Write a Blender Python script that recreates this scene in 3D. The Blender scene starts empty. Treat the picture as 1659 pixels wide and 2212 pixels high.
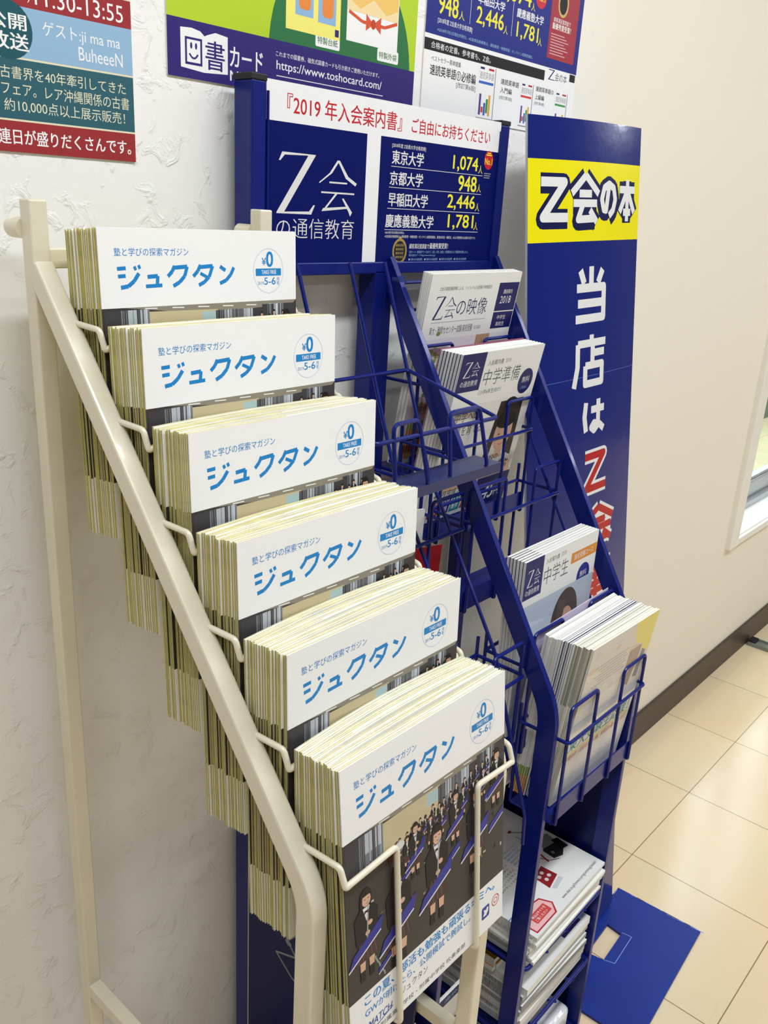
import bpy, bmesh, math, random
from mathutils import Vector, Matrix
random.seed(7)
S = bpy.context.scene
COL = S.collection
R = math.radians

# ---------------------------------------------------------------- camera, world, lights, exposure
yaw, pitch, roll = R(49.5745), R(19.4367), R(3.3512)
fw = Vector((math.cos(pitch)*math.sin(yaw), math.cos(pitch)*math.cos(yaw), -math.sin(pitch)))
rt = Vector((math.cos(yaw), -math.sin(yaw), 0)); up = rt.cross(fw)
r2 = rt*math.cos(roll) + up*math.sin(roll); u2 = -rt*math.sin(roll) + up*math.cos(roll)
cd = bpy.data.cameras.new('camera'); cam = bpy.data.objects.new('camera', cd); COL.objects.link(cam)
m = Matrix.Identity(4)
for i in range(3):
    m[i][0], m[i][1], m[i][2] = r2[i], u2[i], -fw[i]
m.translation = Vector((0, -.757, 1.30))
cam.matrix_world = m
cd.sensor_fit = 'HORIZONTAL'; cd.sensor_width = 36.0; cd.lens = 36.0*1875.66/1659.0
cd.clip_start = .02; cd.clip_end = 60
S.camera = cam

w = bpy.data.worlds.new('world'); S.world = w; w.use_nodes = True
bg = w.node_tree.nodes['Background']; bg.inputs[0].default_value = (1.0, .92, .82, 1); bg.inputs[1].default_value = .135

def area(name, loc, tgt, sx, sy, power, col):
    l = bpy.data.lights.new(name, 'AREA'); l.shape = 'RECTANGLE'; l.size = sx; l.size_y = sy
    l.energy = power; l.color = col
    o = bpy.data.objects.new(name, l); COL.objects.link(o); o.location = loc
    o.rotation_euler = (Vector(tgt) - Vector(loc)).to_track_quat('-Z', 'Y').to_euler()
    return o
LW = (.93, .975, 1.02)
area('ceiling_tube_light', (.25, -1.0, 2.6), (.25, -1.0, 0), 2.4, .16, 36, LW)
area('ceiling_tube_light', (3.0, -1.35, 2.6), (3.0, -1.35, 0), 2.4, .16, 29, LW)
area('ceiling_tube_light', (6.2, -2.7, 2.6), (6.2, -2.7, 0), 1.2, .16, 28, LW)
area('ceiling_tube_light', (2.2, -3.6, 2.6), (2.2, -3.6, 0), 2.4, .16, 24, LW)

S.view_settings.view_transform = 'Standard'; S.view_settings.look = 'None'
S.view_settings.gamma = 1.0; S.view_settings.use_curve_mapping = False
S.view_settings.exposure = 0.23

# ---------------------------------------------------------------- materials
def lin(h):
    h = h.lstrip('#'); c = [int(h[i:i+2], 16)/255 for i in (0, 2, 4)]
    return tuple(x/12.92 if x <= .04045 else ((x+.055)/1.055)**2.4 for x in c) + (1,)
MATS = {}
def mat(name, hx, rough=.5, coat=0., spec=.5, vary=.04, nscale=30., bump=0., bscale=200., bdist=.001, metal=0.):
    if name in MATS: return MATS[name]
    M = bpy.data.materials.new(name); M.use_nodes = True; nt = M.node_tree
    b = nt.nodes['Principled BSDF']; c = lin(hx)
    b.inputs['Roughness'].default_value = rough; b.inputs['Metallic'].default_value = metal
    b.inputs['Coat Weight'].default_value = coat; b.inputs['Coat Roughness'].default_value = .08
    b.inputs['Specular IOR Level'].default_value = spec
    tc = nt.nodes.new('ShaderNodeTexCoord')
    if vary:
        n = nt.nodes.new('ShaderNodeTexNoise'); n.inputs['Scale'].default_value = nscale; n.inputs['Detail'].default_value = 3
        r = nt.nodes.new('ShaderNodeValToRGB')
        r.color_ramp.elements[0].position = .3; r.color_ramp.elements[1].position = .7
        r.color_ramp.elements[0].color = tuple(x*(1-vary) for x in c[:3]) + (1,)
        r.color_ramp.elements[1].color = tuple(min(1, x*(1+vary)) for x in c[:3]) + (1,)
        nt.links.new(tc.outputs['Object'], n.inputs['Vector']); nt.links.new(n.outputs['Fac'], r.inputs['Fac'])
        nt.links.new(r.outputs['Color'], b.inputs['Base Color'])
    else:
        b.inputs['Base Color'].default_value = c
    if bump:
        n2 = nt.nodes.new('ShaderNodeTexNoise'); n2.inputs['Scale'].default_value = bscale; n2.inputs['Detail'].default_value = 4
        bp = nt.nodes.new('ShaderNodeBump'); bp.inputs['Strength'].default_value = bump; bp.inputs['Distance'].default_value = bdist
        nt.links.new(tc.outputs['Object'], n2.inputs['Vector']); nt.links.new(n2.outputs['Fac'], bp.inputs['Height'])
        nt.links.new(bp.outputs['Normal'], b.inputs['Normal']); nt.links.new(bp.outputs['Normal'], b.inputs['Coat Normal'])
    MATS[name] = M; return M
def ink(hx, rough=.45, coat=0.):
    return mat('ink_'+hx.strip('#')+('_%d_%d' % (rough*100, coat*100)), hx, rough, coat, .3, vary=0)

def wall_material():
    M = bpy.data.materials.new('wall_plaster'); M.use_nodes = True; nt = M.node_tree; b = nt.nodes['Principled BSDF']
    tc = nt.nodes.new('ShaderNodeTexCoord')
    b.inputs['Roughness'].default_value = .75; b.inputs['Specular IOR Level'].default_value = .3
    n = nt.nodes.new('ShaderNodeTexNoise'); n.inputs['Scale'].default_value = 1.3; n.inputs['Detail'].default_value = 3
    r = nt.nodes.new('ShaderNodeValToRGB')
    r.color_ramp.elements[0].color = lin('#f1efea'); r.color_ramp.elements[1].color = lin('#f7f5f1')
    nt.links.new(tc.outputs['Object'], n.inputs['Vector']); nt.links.new(n.outputs['Fac'], r.inputs['Fac'])
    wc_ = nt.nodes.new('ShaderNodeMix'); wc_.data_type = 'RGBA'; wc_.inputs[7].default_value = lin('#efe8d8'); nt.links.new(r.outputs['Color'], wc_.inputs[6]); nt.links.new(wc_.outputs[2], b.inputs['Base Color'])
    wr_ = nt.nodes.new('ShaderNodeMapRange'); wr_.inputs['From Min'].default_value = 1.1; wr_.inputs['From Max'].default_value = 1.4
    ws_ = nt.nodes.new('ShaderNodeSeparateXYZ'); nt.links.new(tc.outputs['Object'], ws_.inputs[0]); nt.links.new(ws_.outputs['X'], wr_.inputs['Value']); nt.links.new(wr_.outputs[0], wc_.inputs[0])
    # trowelled plaster: broad undulation + sparse sharp ridges; smoother panel further right
    vo = nt.nodes.new('ShaderNodeTexNoise'); vo.inputs['Scale'].default_value = 34; vo.inputs['Detail'].default_value = 6; vo.inputs['Roughness'].default_value = .62; vo.inputs['Distortion'].default_value = .8
    rr = nt.nodes.new('ShaderNodeMapRange'); rr.inputs['From Min'].default_value = .55; rr.inputs['From Max'].default_value = .72
    n3 = nt.nodes.new('ShaderNodeTexNoise'); n3.inputs['Scale'].default_value = 120; n3.inputs['Detail'].default_value = 3
    mm = nt.nodes.new('ShaderNodeMath'); mm.operation = 'MULTIPLY_ADD'; mm.inputs[1].default_value = .25
    sep = nt.nodes.new('ShaderNodeSeparateXYZ'); mr = nt.nodes.new('ShaderNodeMapRange')
    mr.inputs['From Min'].default_value = 1.1; mr.inputs['From Max'].default_value = 1.4; mr.inputs['To Min'].default_value = 1.0; mr.inputs['To Max'].default_value = .12
    mul = nt.nodes.new('ShaderNodeMath'); mul.operation = 'MULTIPLY'
    bp = nt.nodes.new('ShaderNodeBump'); bp.inputs['Strength'].default_value = .6; bp.inputs['Distance'].default_value = .0019
    L = nt.links.new
    L(tc.outputs['Object'], vo.inputs['Vector']); L(tc.outputs['Object'], n3.inputs['Vector']); L(tc.outputs['Object'], sep.inputs[0])
    L(vo.outputs['Fac'], rr.inputs['Value']); L(n3.outputs['Fac'], mm.inputs[0]); L(rr.outputs[0], mm.inputs[2])
    L(sep.outputs['X'], mr.inputs['Value']); L(mm.outputs[0], mul.inputs[0]); L(mr.outputs[0], mul.inputs[1]); L(mul.outputs[0], bp.inputs['Height']); L(bp.outputs['Normal'], b.inputs['Normal'])
    return M

def floor_material():
    M = bpy.data.materials.new('floor_vinyl_tile'); M.use_nodes = True; nt = M.node_tree; b = nt.nodes['Principled BSDF']; L = nt.links.new
    b.inputs['Roughness'].default_value = .22; b.inputs['Specular IOR Level'].default_value = .5
    tc = nt.nodes.new('ShaderNodeTexCoord'); sep = nt.nodes.new('ShaderNodeSeparateXYZ'); L(tc.outputs['Object'], sep.inputs[0])
    def M1(op, a, v=None, c=None):
        n = nt.nodes.new('ShaderNodeMath'); n.operation = op
        if hasattr(a, 'links'): L(a, n.inputs[0])
        else: n.inputs[0].default_value = a
        if v is not None:
            if hasattr(v, 'links'): L(v, n.inputs[1])
            else: n.inputs[1].default_value = v
        return n.outputs[0]
    T = .3015
    cells = []; dists = []
    for ax, off in (('X', 1.5535), ('Y', -.199)):
        q = M1('DIVIDE', M1('SUBTRACT', sep.outputs[ax], off), T)
        cells.append(M1('FLOOR', q)); f = M1('FRACT', q)
        dists.append(M1('MINIMUM', f, M1('SUBTRACT', 1.0, f)))
    d = M1('MINIMUM', dists[0], dists[1]); line = M1('LESS_THAN', d, .0032)
    cb = nt.nodes.new('ShaderNodeCombineXYZ'); L(cells[0], cb.inputs[0]); L(cells[1], cb.inputs[1])
    wn = nt.nodes.new('ShaderNodeTexWhiteNoise'); wn.noise_dimensions = '2D'; L(cb.outputs[0], wn.inputs['Vector'])
    r = nt.nodes.new('ShaderNodeValToRGB'); r.color_ramp.elements[0].color = lin('#ebd0a2'); r.color_ramp.elements[1].color = lin('#f2dab2')
    L(wn.outputs['Value'], r.inputs['Fac'])
    n = nt.nodes.new('ShaderNodeTexNoise'); n.inputs['Scale'].default_value = 5; n.inputs['Detail'].default_value = 5; L(tc.outputs['Object'], n.inputs['Vector'])
    mx = nt.nodes.new('ShaderNodeMix'); mx.data_type = 'RGBA'; mx.blend_type = 'MULTIPLY'; mx.inputs[0].default_value = .25
    L(r.outputs['Color'], mx.inputs[6]); L(n.outputs['Color'], mx.inputs[7])
    mg = nt.nodes.new('ShaderNodeMix'); mg.data_type = 'RGBA'; mg.blend_type = 'MIX'; mg.inputs[7].default_value = lin('#f3dcba')
    mg.inputs[0].default_value = .5; L(mx.outputs[2], mg.inputs[6])
    # scuffs: short pinkish streaks
    mp = nt.nodes.new('ShaderNodeMapping'); mp.inputs['Rotation'].default_value = (0, 0, R(38)); mp.inputs['Scale'].default_value = (3, 30, 1); L(tc.outputs['Object'], mp.inputs['Vector'])
    n2 = nt.nodes.new('ShaderNodeTexNoise'); n2.inputs['Scale'].default_value = 1.6; n2.inputs['Detail'].default_value = 2; L(mp.outputs[0], n2.inputs['Vector'])
    sc = nt.nodes.new('ShaderNodeMapRange'); sc.inputs['From Min'].default_value = .70; sc.inputs['From Max'].default_value = .78; sc.inputs['To Max'].default_value = .22; L(n2.outputs['Fac'], sc.inputs['Value'])
    ms = nt.nodes.new('ShaderNodeMix'); ms.data_type = 'RGBA'; ms.inputs[7].default_value = lin('#c89c76'); L(sc.outputs[0], ms.inputs[0]); L(mg.outputs[2], ms.inputs[6])
    ml = nt.nodes.new('ShaderNodeMix'); ml.data_type = 'RGBA'; ml.inputs[7].default_value = lin('#8d7550'); L(line, ml.inputs[0]); L(ms.outputs[2], ml.inputs[6])
    L(ml.outputs[2], b.inputs['Base Color'])
    rn = nt.nodes.new('ShaderNodeMapRange'); rn.inputs['To Min'].default_value = .10; rn.inputs['To Max'].default_value = .24; L(n.outputs['Fac'], rn.inputs['Value']); L(rn.outputs[0], b.inputs['Roughness'])
    return M

def page_material(name, sx, sy, sz, stops, rnd=True):
    """many thin paper edges: noise stretched along the sheets, several printed-edge tints"""
    M = bpy.data.materials.new(name); M.use_nodes = True; nt = M.node_tree; b = nt.nodes['Principled BSDF']; L = nt.links.new
    b.inputs['Roughness'].default_value = .8; b.inputs['Specular IOR Level'].default_value = .2
    tc = nt.nodes.new('ShaderNodeTexCoord'); mp = nt.nodes.new('ShaderNodeMapping'); mp.inputs['Scale'].default_value = (sx, sy, sz)
    oi = nt.nodes.new('ShaderNodeObjectInfo'); cb = nt.nodes.new('ShaderNodeCombineXYZ'); mu = nt.nodes.new('ShaderNodeMath'); mu.operation = 'MULTIPLY'; mu.inputs[1].default_value = 37.0
    L(oi.outputs['Random'], mu.inputs[0]); L(mu.outputs[0], cb.inputs[0]); L(mu.outputs[0], cb.inputs[1]); L(cb.outputs[0], mp.inputs['Location'])
    L(tc.outputs['Object'], mp.inputs['Vector'])
    n = nt.nodes.new('ShaderNodeTexNoise'); n.inputs['Scale'].default_value = 1; n.inputs['Detail'].default_value = 2; L(mp.outputs[0], n.inputs['Vector'])
    r = nt.nodes.new('ShaderNodeValToRGB'); els = r.color_ramp.elements
    while len(els) < len(stops): els.new(.5)
    for e, (p, c) in zip(els, stops): e.position = p; e.color = lin(c)
    L(n.outputs['Fac'], r.inputs['Fac']); L(r.outputs['Color'], b.inputs['Base Color'])
    MATS[name] = M; return M

CREAM = mat('cream_enamel', '#e4dcc4', .35, .25, vary=.02)
BLUE = mat('blue_enamel', '#0f1d70', .3, .1, .28, vary=.03)
BLUED = mat('blue_panel', '#0a134e', .35, 0, .2, vary=.03)
BLACKP = mat('black_plastic', '#18181a', .5, vary=.03)
STEEL = mat('bolt_steel_blue', '#31407f', .25, .4, vary=.02)
PTOP = page_material('page_top_edges', 9, 700, 1, [(.28, '#c3cfe4'), (.36, '#efede2'), (.45, '#f2ecd2'), (.5, '#faf7ee'), (.57, '#f3ebc8'), (.62, '#cfd6ae'), (.67, '#f2efe4'), (.75, '#e6dfae')])
PSIDE = page_material('page_side_edges', 1, 2600, 5, [(.25, '#8990a8'), (.38, '#bdb8a6'), (.45, '#98937f'), (.52, '#cfcab8'), (.6, '#a9a48c'), (.66, '#c2b873'), (.74, '#9a9ca6'), (.8, '#dedad0')])
PWHITE = page_material('white_page_edges', 2, 1200, 2, [(.3, '#b9b9b4'), (.5, '#f0eee6'), (.7, '#fbfaf6')])
PGREY = page_material('grey_page_edges', 2, 1200, 2, [(.3, '#6c6f78'), (.5, '#a9a9a6'), (.7, '#d8d5cc')])

# ---------------------------------------------------------------- mesh helpers
class MB:
    def __init__(s): s.v = []; s.f = []; s.m = []
    def add(s, vs, fs, mi=0):
        o = len(s.v); s.v += [tuple(p) for p in vs]
        for f in fs: s.f.append(tuple(i+o for i in f)); s.m.append(mi)
    def box(s, x0, x1, y0, y1, z0, z1, mi=0, mids=None):
        vs = [(x, y, z) for z in (z0, z1) for y in (y0, y1) for x in (x0, x1)]
        fs = [(0, 2, 3, 1), (4, 5, 7, 6), (0, 1, 5, 4), (2, 6, 7, 3), (0, 4, 6, 2), (1, 3, 7, 5)]  # bottom top front back left right
        o = len(s.v); s.v += vs
        for k, f in enumerate(fs): s.f.append(tuple(i+o for i in f)); s.m.append(mids[k] if mids else mi)
    def tube(s, pts, r, n=10, mi=0, cr=0.0):
        pts = [Vector(p) for p in pts]
        if cr: pts = fillet(pts, cr)
        T = [(pts[min(i+1, len(pts)-1)] - pts[max(i-1, 0)]).normalized() for i in range(len(pts))]
        a = Vector((0, 0, 1)) if abs(T[0].z) < .9 else Vector((1, 0, 0))
        N = (a - T[0]*a.dot(T[0])).normalized(); rings = []
        for i, p in enumerate(pts):
            N = (N - T[i]*N.dot(T[i])).normalized(); B = T[i].cross(N)
            rings.append([p + (N*math.cos(2*math.pi*k/n) + B*math.sin(2*math.pi*k/n))*r for k in range(n)])
        vs = [q for rg in rings for q in rg]; fs = []
        for i in range(len(pts)-1):
            for k in range(n): fs.append((i*n+k, i*n+(k+1) % n, (i+1)*n+(k+1) % n, (i+1)*n+k))
        fs.append(tuple(range(n-1, -1, -1))); fs.append(tuple((len(pts)-1)*n+k for k in range(n)))
        s.add(vs, fs, mi)
    def sweep(s, yz, x0, x1, h, mi=0, cr=0.0):
        """flat/square bar following a path in the yz plane, from x0 to x1 wide, h thick"""
        P = [Vector((0, a, b)) for a, b in yz]
        if cr: P = fillet(P, cr, 14)
        vs = []
        for i, p in enumerate(P):
            t0 = (P[i]-P[i-1]).normalized() if i else (P[1]-P[0]).normalized()
            t1 = (P[i+1]-P[i]).normalized() if i < len(P)-1 else t0
            t = (t0+t1).normalized(); nrm = Vector((0, -t.z, t.y)); k = h/2/max(.3, t.dot(t0))
            a = p + nrm*k; b = p - nrm*k
            vs += [(x0, a.y, a.z), (x1, a.y, a.z), (x1, b.y, b.z), (x0, b.y, b.z)]
        fs = []
        for i in range(len(P)-1):
            for k in range(4): fs.append((i*4+k, i*4+(k+1) % 4, (i+1)*4+(k+1) % 4, (i+1)*4+k))
        fs += [(3, 2, 1, 0), tuple((len(P)-1)*4+k for k in range(4))]
        s.add(vs, fs, mi)
    def build(s, name, mats, parent=None, smooth=False, bevel=0, loc=None):
        me = bpy.data.meshes.new(name); me.from_pydata(s.v, [], s.f); me.polygons.foreach_set('material_index', s.m)
        for q in (mats if isinstance(mats, (list, tuple)) else [mats]): me.materials.append(q)
        bm = bmesh.new(); bm.from_mesh(me); bmesh.ops.recalc_face_normals(bm, faces=bm.faces); bm.to_mesh(me); bm.free()
        return link(name, me, parent, smooth, bevel, loc)
def link(name, me, parent=None, smooth=False, bevel=0, loc=None):
    o = bpy.data.objects.new(name, me); COL.objects.link(o)
    if smooth:
        for p in me.polygons: p.use_smooth = True
        try: me.set_sharp_from_angle(angle=R(40))
        except Exception: pass
    if parent: o.parent = parent
    if loc: o.location = loc
    if bevel:
        b = o.modifiers.new('bevel', 'BEVEL'); b.width = bevel; b.segments = 2; b.limit_method = 'ANGLE'; b.angle_limit = R(40); b.harden_normals = bool(smooth)
        if len(me.materials) > 1: b.material = -1
    return o
def fillet(P, r, n=8):
    out = [P[0]]
    for i in range(1, len(P)-1):
        a, b, c = P[i-1], P[i], P[i+1]; u = (a-b); v = (c-b); lu, lv = u.length, v.length
        u.normalize(); v.normalize(); ang = u.angle(v)
        if ang > math.pi-.05: out.append(b); continue
        d = min(r/math.tan(ang/2), lu*.48, lv*.48); p0 = b+u*d; p1 = b+v*d
        for k in range(n+1):
            t = k/n; out.append(p0*(1-t)**2 + b*2*t*(1-t) + p1*t*t)
    out.append(P[-1]); return out
def empty(name, loc, label, cat, group=None):
    o = bpy.data.objects.new(name, None); COL.objects.link(o); o.location = loc; o.empty_display_size = .05
    return tag(o, label, cat, group)
def tag(o, label, cat, group=None, kind=None):
    o['label'] = label; o['category'] = cat
    if group: o['group'] = group
    if kind: o['kind'] = kind
    return o
def struct(o, label=None):
    o['kind'] = 'structure'
    if label: o['label'] = label
    return o
def copy_tree(o, parent=None):
    c = o.copy(); COL.objects.link(c); c.parent = parent
    for ch in list(o.children): copy_tree(ch, c)
    return c

# ---------------------------------------------------------------- printed surfaces
_tc = {}
def text_raw(s, bold):
    k = (s, bold)
    if k in _tc: return _tc[k]
    c = bpy.data.curves.new('lettering', 'FONT'); c.body = s; c.resolution_u = 3; c.offset = bold; c.fill_mode = 'FRONT' if hasattr(c, 'fill_mode') else c.fill_mode
    o = bpy.data.objects.new('lettering', c); COL.objects.link(o)
    dg = bpy.context.evaluated_depsgraph_get(); dg.update()
    me = bpy.data.meshes.new_from_object(o.evaluated_get(dg))
    vs = [(v.co.x, v.co.y) for v in me.vertices]; fs = [tuple(p.vertices) for p in me.polygons]
    bpy.data.objects.remove(o); bpy.data.curves.remove(c); bpy.data.meshes.remove(me)
    if not vs: vs = [(0, 0), (1, 0), (1, 1)]; fs = [(0, 1, 2)]
    xs = [p[0] for p in vs]; ys = [p[1] for p in vs]; x0, x1, y0, y1 = min(xs), max(xs), min(ys), max(ys)
    W = max(1e-6, x1-x0); H = max(1e-6, y1-y0)
    _tc[k] = ([((x-x0)/W, (y-y0)/H) for x, y in vs], fs, W/H); return _tc[k]
class Pr:
    """flat print on a sheet: u right, v up, in mm; every item a filled shape of one ink"""
    def __init__(s): s.it = []
    def poly(s, pts, ink_, layer=1): s.it.append(([tuple(p) for p in pts], [tuple(range(len(pts)))], ink_, layer))
    def rect(s, u0, v0, u1, v1, ink_, layer=1): s.poly([(u0, v0), (u1, v0), (u1, v1), (u0, v1)], ink_, layer)
    def ell(s, u, v, ru, rv, ink_, layer=1, n=28): s.poly([(u+ru*math.cos(2*math.pi*k/n), v+rv*math.sin(2*math.pi*k/n)) for k in range(n)], ink_, layer)
    def ring(s, u, v, ru, rv, t, ink_, layer=1, n=40):
        vs = []; fs = []
        for k in range(n):
            a = 2*math.pi*k/n; c, d = math.cos(a), math.sin(a)
            vs += [(u+ru*c, v+rv*d), (u+(ru-t)*c, v+(rv-t)*d)]
            j = (k+1) % n; fs.append((2*k, 2*j, 2*j+1, 2*k+1))
        s.it.append((vs, fs, ink_, layer))
    def line(s, a, b, t, ink_, layer=1):
        dx, dy = b[0]-a[0], b[1]-a[1]; l = math.hypot(dx, dy) or 1; nx, ny = -dy/l*t/2, dx/l*t/2
        s.poly([(a[0]+nx, a[1]+ny), (a[0]-nx, a[1]-ny), (b[0]-nx, b[1]-ny), (b[0]+nx, b[1]+ny)], ink_, layer)
    def path(s, pts, t, ink_, layer=1):
        for a, b in zip(pts, pts[1:]): s.line(a, b, t, ink_, layer)
    def rrect(s, u0, v0, u1, v1, r, ink_, layer=1):
        p = []
        for cx, cy, a0 in ((u1-r, v1-r, 0), (u0+r, v1-r, 90), (u0+r, v0+r, 180), (u1-r, v0+r, 270)):
            for k in range(6): a = R(a0+18*k); p.append((cx+r*math.cos(a), cy+r*math.sin(a)))
        s.poly(p, ink_, layer)
    def text(s, t, u0, v0, u1, v1, ink_, layer=2, bold=0., shear=0., keep=False, rot=0.):
        vs, fs, ar = text_raw(t, min(0, bold)); W, H = u1-u0, v1-v0
        if keep:
            w2 = H*ar
            if w2 < W: u0 += 0; W = w2
        q = [(u0+W*x+shear*H*y, v0+H*y) for x, y in vs]
        if rot:
            c, d = math.cos(R(rot)), math.sin(R(rot)); q = [(u0+(x-u0)*c-(y-v0)*d, v0+(x-u0)*d+(y-v0)*c) for x, y in q]
        d = max(0, bold)*min(H, W/max(1, len(t)))*1.1
        if d:
            for k, (a, b) in enumerate(((-d, -d*.5), (d, -d*.5), (-d, d*.5), (d, d*.5))): s.it.append(([(x+a, y+b) for x, y in q], fs, ink_, layer+.04*k))
        else: s.it.append((q, fs, ink_, layer))
    def build(s, name, fn, parent=None, grid=None, back=None, smooth=False):
        """fn(u,v,h mm)->xyz; grid=(list of u cuts, list of v cuts) for bent sheets; back adds a closed sheet of that thickness"""
        V = []; F = []; MI = []; mats = []
        for idx, (vs, fs, ik, layer) in enumerate(s.it):
            layer = layer + .045*(idx % 18)/1.0*.5 if layer else layer
            if ik not in mats: mats.append(ik)
            mi = mats.index(ik)
            if grid:
                bm = bmesh.new(); bv = [bm.verts.new((x, y, 0)) for x, y in vs]
                for f in fs:
                    try: bm.faces.new([bv[i] for i in f])
                    except ValueError: pass
                bmesh.ops.triangulate(bm, faces=[f for f in bm.faces if len(f.verts) > 4])
                for ax, cuts in ((0, grid[0]), (1, grid[1])):
                    lo = min(p[ax] for p in vs); hi = max(p[ax] for p in vs)
                    for c in cuts:
                        if lo < c < hi:
                            co = [0, 0, 0]; no = [0, 0, 0]; co[ax] = c; no[ax] = 1
                            bmesh.ops.bisect_plane(bm, geom=bm.verts[:]+bm.edges[:]+bm.faces[:], plane_co=co, plane_no=no, dist=1e-5)
                bm.verts.index_update(); vs2 = [(v.co.x, v.co.y) for v in bm.verts]; fs2 = [tuple(v.index for v in f.verts) for f in bm.faces]; bm.free()
            else: vs2, fs2 = vs, fs
            o = len(V); V += [fn(x, y, layer*.04) for x, y in vs2]
            for f in fs2: F.append(tuple(i+o for i in f)); MI.append(mi)
        me = bpy.data.meshes.new(name); me.from_pydata([tuple(p) for p in V], [], F); me.polygons.foreach_set('material_index', MI)
        for q in mats: me.materials.append(q)
        me.update()
        return link(name, me, parent, smooth)
WHITE = ink('#f4f3f1', .5); GW = ink('#e9e8e4', .45); BLK = ink('#1b1a1c', .5); NAVY = ink('#131a5e', .4)
CYAN = ink('#1d84c8', .45); RED = ink('#b8202a', .45); YEL = ink('#f2e62a', .45); GREY = ink('#8b8b90', .5); DGREY = ink('#4c4c52', .5)
SKIN = ink('#d9ae92', .5)
def sheet_fn(W, H, T):       # printed sheet standing upright: local x 0..W, z 0..H, front face at y=0
    return lambda u, v, h: (u/1000, -h/1000, v/1000)

# ---------------------------------------------------------------- the setting
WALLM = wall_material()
wx0, wx1, wz0, wz1 = 2.45, 4.1, .452, 2.0
b = MB()
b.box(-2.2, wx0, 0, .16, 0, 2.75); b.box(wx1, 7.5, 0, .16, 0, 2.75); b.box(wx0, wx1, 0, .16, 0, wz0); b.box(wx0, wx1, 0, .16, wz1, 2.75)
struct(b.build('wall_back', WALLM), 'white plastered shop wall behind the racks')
b = MB(); b.box(-2.2, 7.5, -6, 3.2, -.05, 0); struct(b.build('floor', floor_material()), 'beige vinyl tile floor')
b = MB(); b.box(1.0, 7.5, -.008, 0, 0, .088); b.box(-2.2, 1.0, -.008, 0, 0, .088)
struct(b.build('baseboard_back', mat('baseboard_vinyl', '#43362c', .45, vary=.08, nscale=12), bevel=.002), 'dark brown vinyl baseboard')
# window
WF = mat('window_paint', '#efece2', .45, vary=.03); ALU = mat('aluminium_sash', '#b9bcc0', .35, metal=.6, vary=.04)
wn = bpy.data.objects.new('window_1', None); COL.objects.link(wn); wn.location = (wx0, 0, wz0); struct(wn, 'bright window low in the wall at the right')
b = MB(); k = .06
b.box(-k, 0, -.014, .004, -.022, wz1-wz0+k); b.box(wx1-wx0, wx1-wx0+k, -.014, .004, -.022, wz1-wz0+k); b.box(-k, wx1-wx0+k, -.012, .003, wz1-wz0, wz1-wz0+k); b.box(0, wx1-wx0, -.012, .003, -.022, .0)
struct(b.build('window_frame', WF, wn, bevel=.003))
b = MB(); b.box(.001, wx1-wx0-.001, -.004, .10, .0, .006); struct(b.build('window_sill', mat('sill_paint', '#f5f3ec', .4, vary=.03), wn))
b = MB(); Wn, Hn = wx1-wx0, wz1-wz0
b.box(0, Wn, .07, .13, .006, .03); b.box(0, Wn, .085, .12, .03, .085); b.box(0, Wn, .09, .115, .085, .095)
b.box(0, .035, .085, .12, .03, Hn); b.box(Wn-.035, Wn, .085, .12, .03, Hn); b.box(0, Wn, .085, .12, Hn-.04, Hn); b.box(Wn/2-.025, Wn/2+.025, .08, .118, .03, Hn)
struct(b.build('window_sash', ALU, wn, bevel=.003))
G = bpy.data.materials.new('window_glass'); G.use_nodes = True; nt = G.node_tree; nt.nodes.remove(nt.nodes['Principled BSDF'])
tr = nt.nodes.new('ShaderNodeBsdfTransparent'); tr.inputs[0].default_value = (.86, .95, .95, 1); gl = nt.nodes.new('ShaderNodeBsdfGlossy'); gl.inputs['Roughness'].default_value = .02
mxs = nt.nodes.new('ShaderNodeMixShader'); mxs.inputs[0].default_value = .05; nt.links.new(tr.outputs[0], mxs.inputs[1]); nt.links.new(gl.outputs[0], mxs.inputs[2]); nt.links.new(mxs.outputs[0], nt.nodes['Material Output'].inputs[0])
b = MB(); b.box(.03, Wn-.03, .100, .104, .09, Hn-.035); struct(b.build('window_pane', G, wn))
b = MB(); b.box(1.2, 18, 2.0, 2.1, 0, 2.68); struct(b.build('wall_outside', mat('outside_render', '#7fa6aa', .8, vary=.06, nscale=3)), 'pale wall outside the window')
b = MB(); b.box(1.2, 18, 1.2, 2.0, 0, .62); struct(b.build('trim_outside', mat('outside_ledge', '#5f736e', .8, vary=.15, nscale=8)), 'grey green ledge outside the window')
sk = bpy.data.materials.new('overcast_sky'); sk.use_nodes = True; nt = sk.node_tree; nt.nodes.remove(nt.nodes['Principled BSDF']); em = nt.nodes.new('ShaderNodeEmission'); em.inputs[0].default_value = (.93, .97, 1, 1); em.inputs[1].default_value = 5.0
nt.links.new(em.outputs[0], nt.nodes['Material Output'].inputs[0])
b = MB(); b.box(1.2, 18, .25, 2.1, 2.69, 2.70); struct(b.build('trim_sky', sk), 'bright overcast sky outside above the window')
# floor track at the far right
t = empty('floor_track', (2.78, -.005, 0), 'grey metal door track on the floor at the baseboard', 'track')
b = MB(); b.box(-.026, .026, -1.2, -.01, 0, .006); b.box(-.026, -.020, -1.2, -.01, .006, .012); b.box(.020, .026, -1.2, -.01, .006, .012); b.build('rail', mat('track_metal', '#8f9690', .4, metal=.5, vary=.1), t)
b = MB(); b.box(-.02, .02, -.03, -.008, .006, .016); b.build('end_stop', BLACKP, t)

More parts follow.
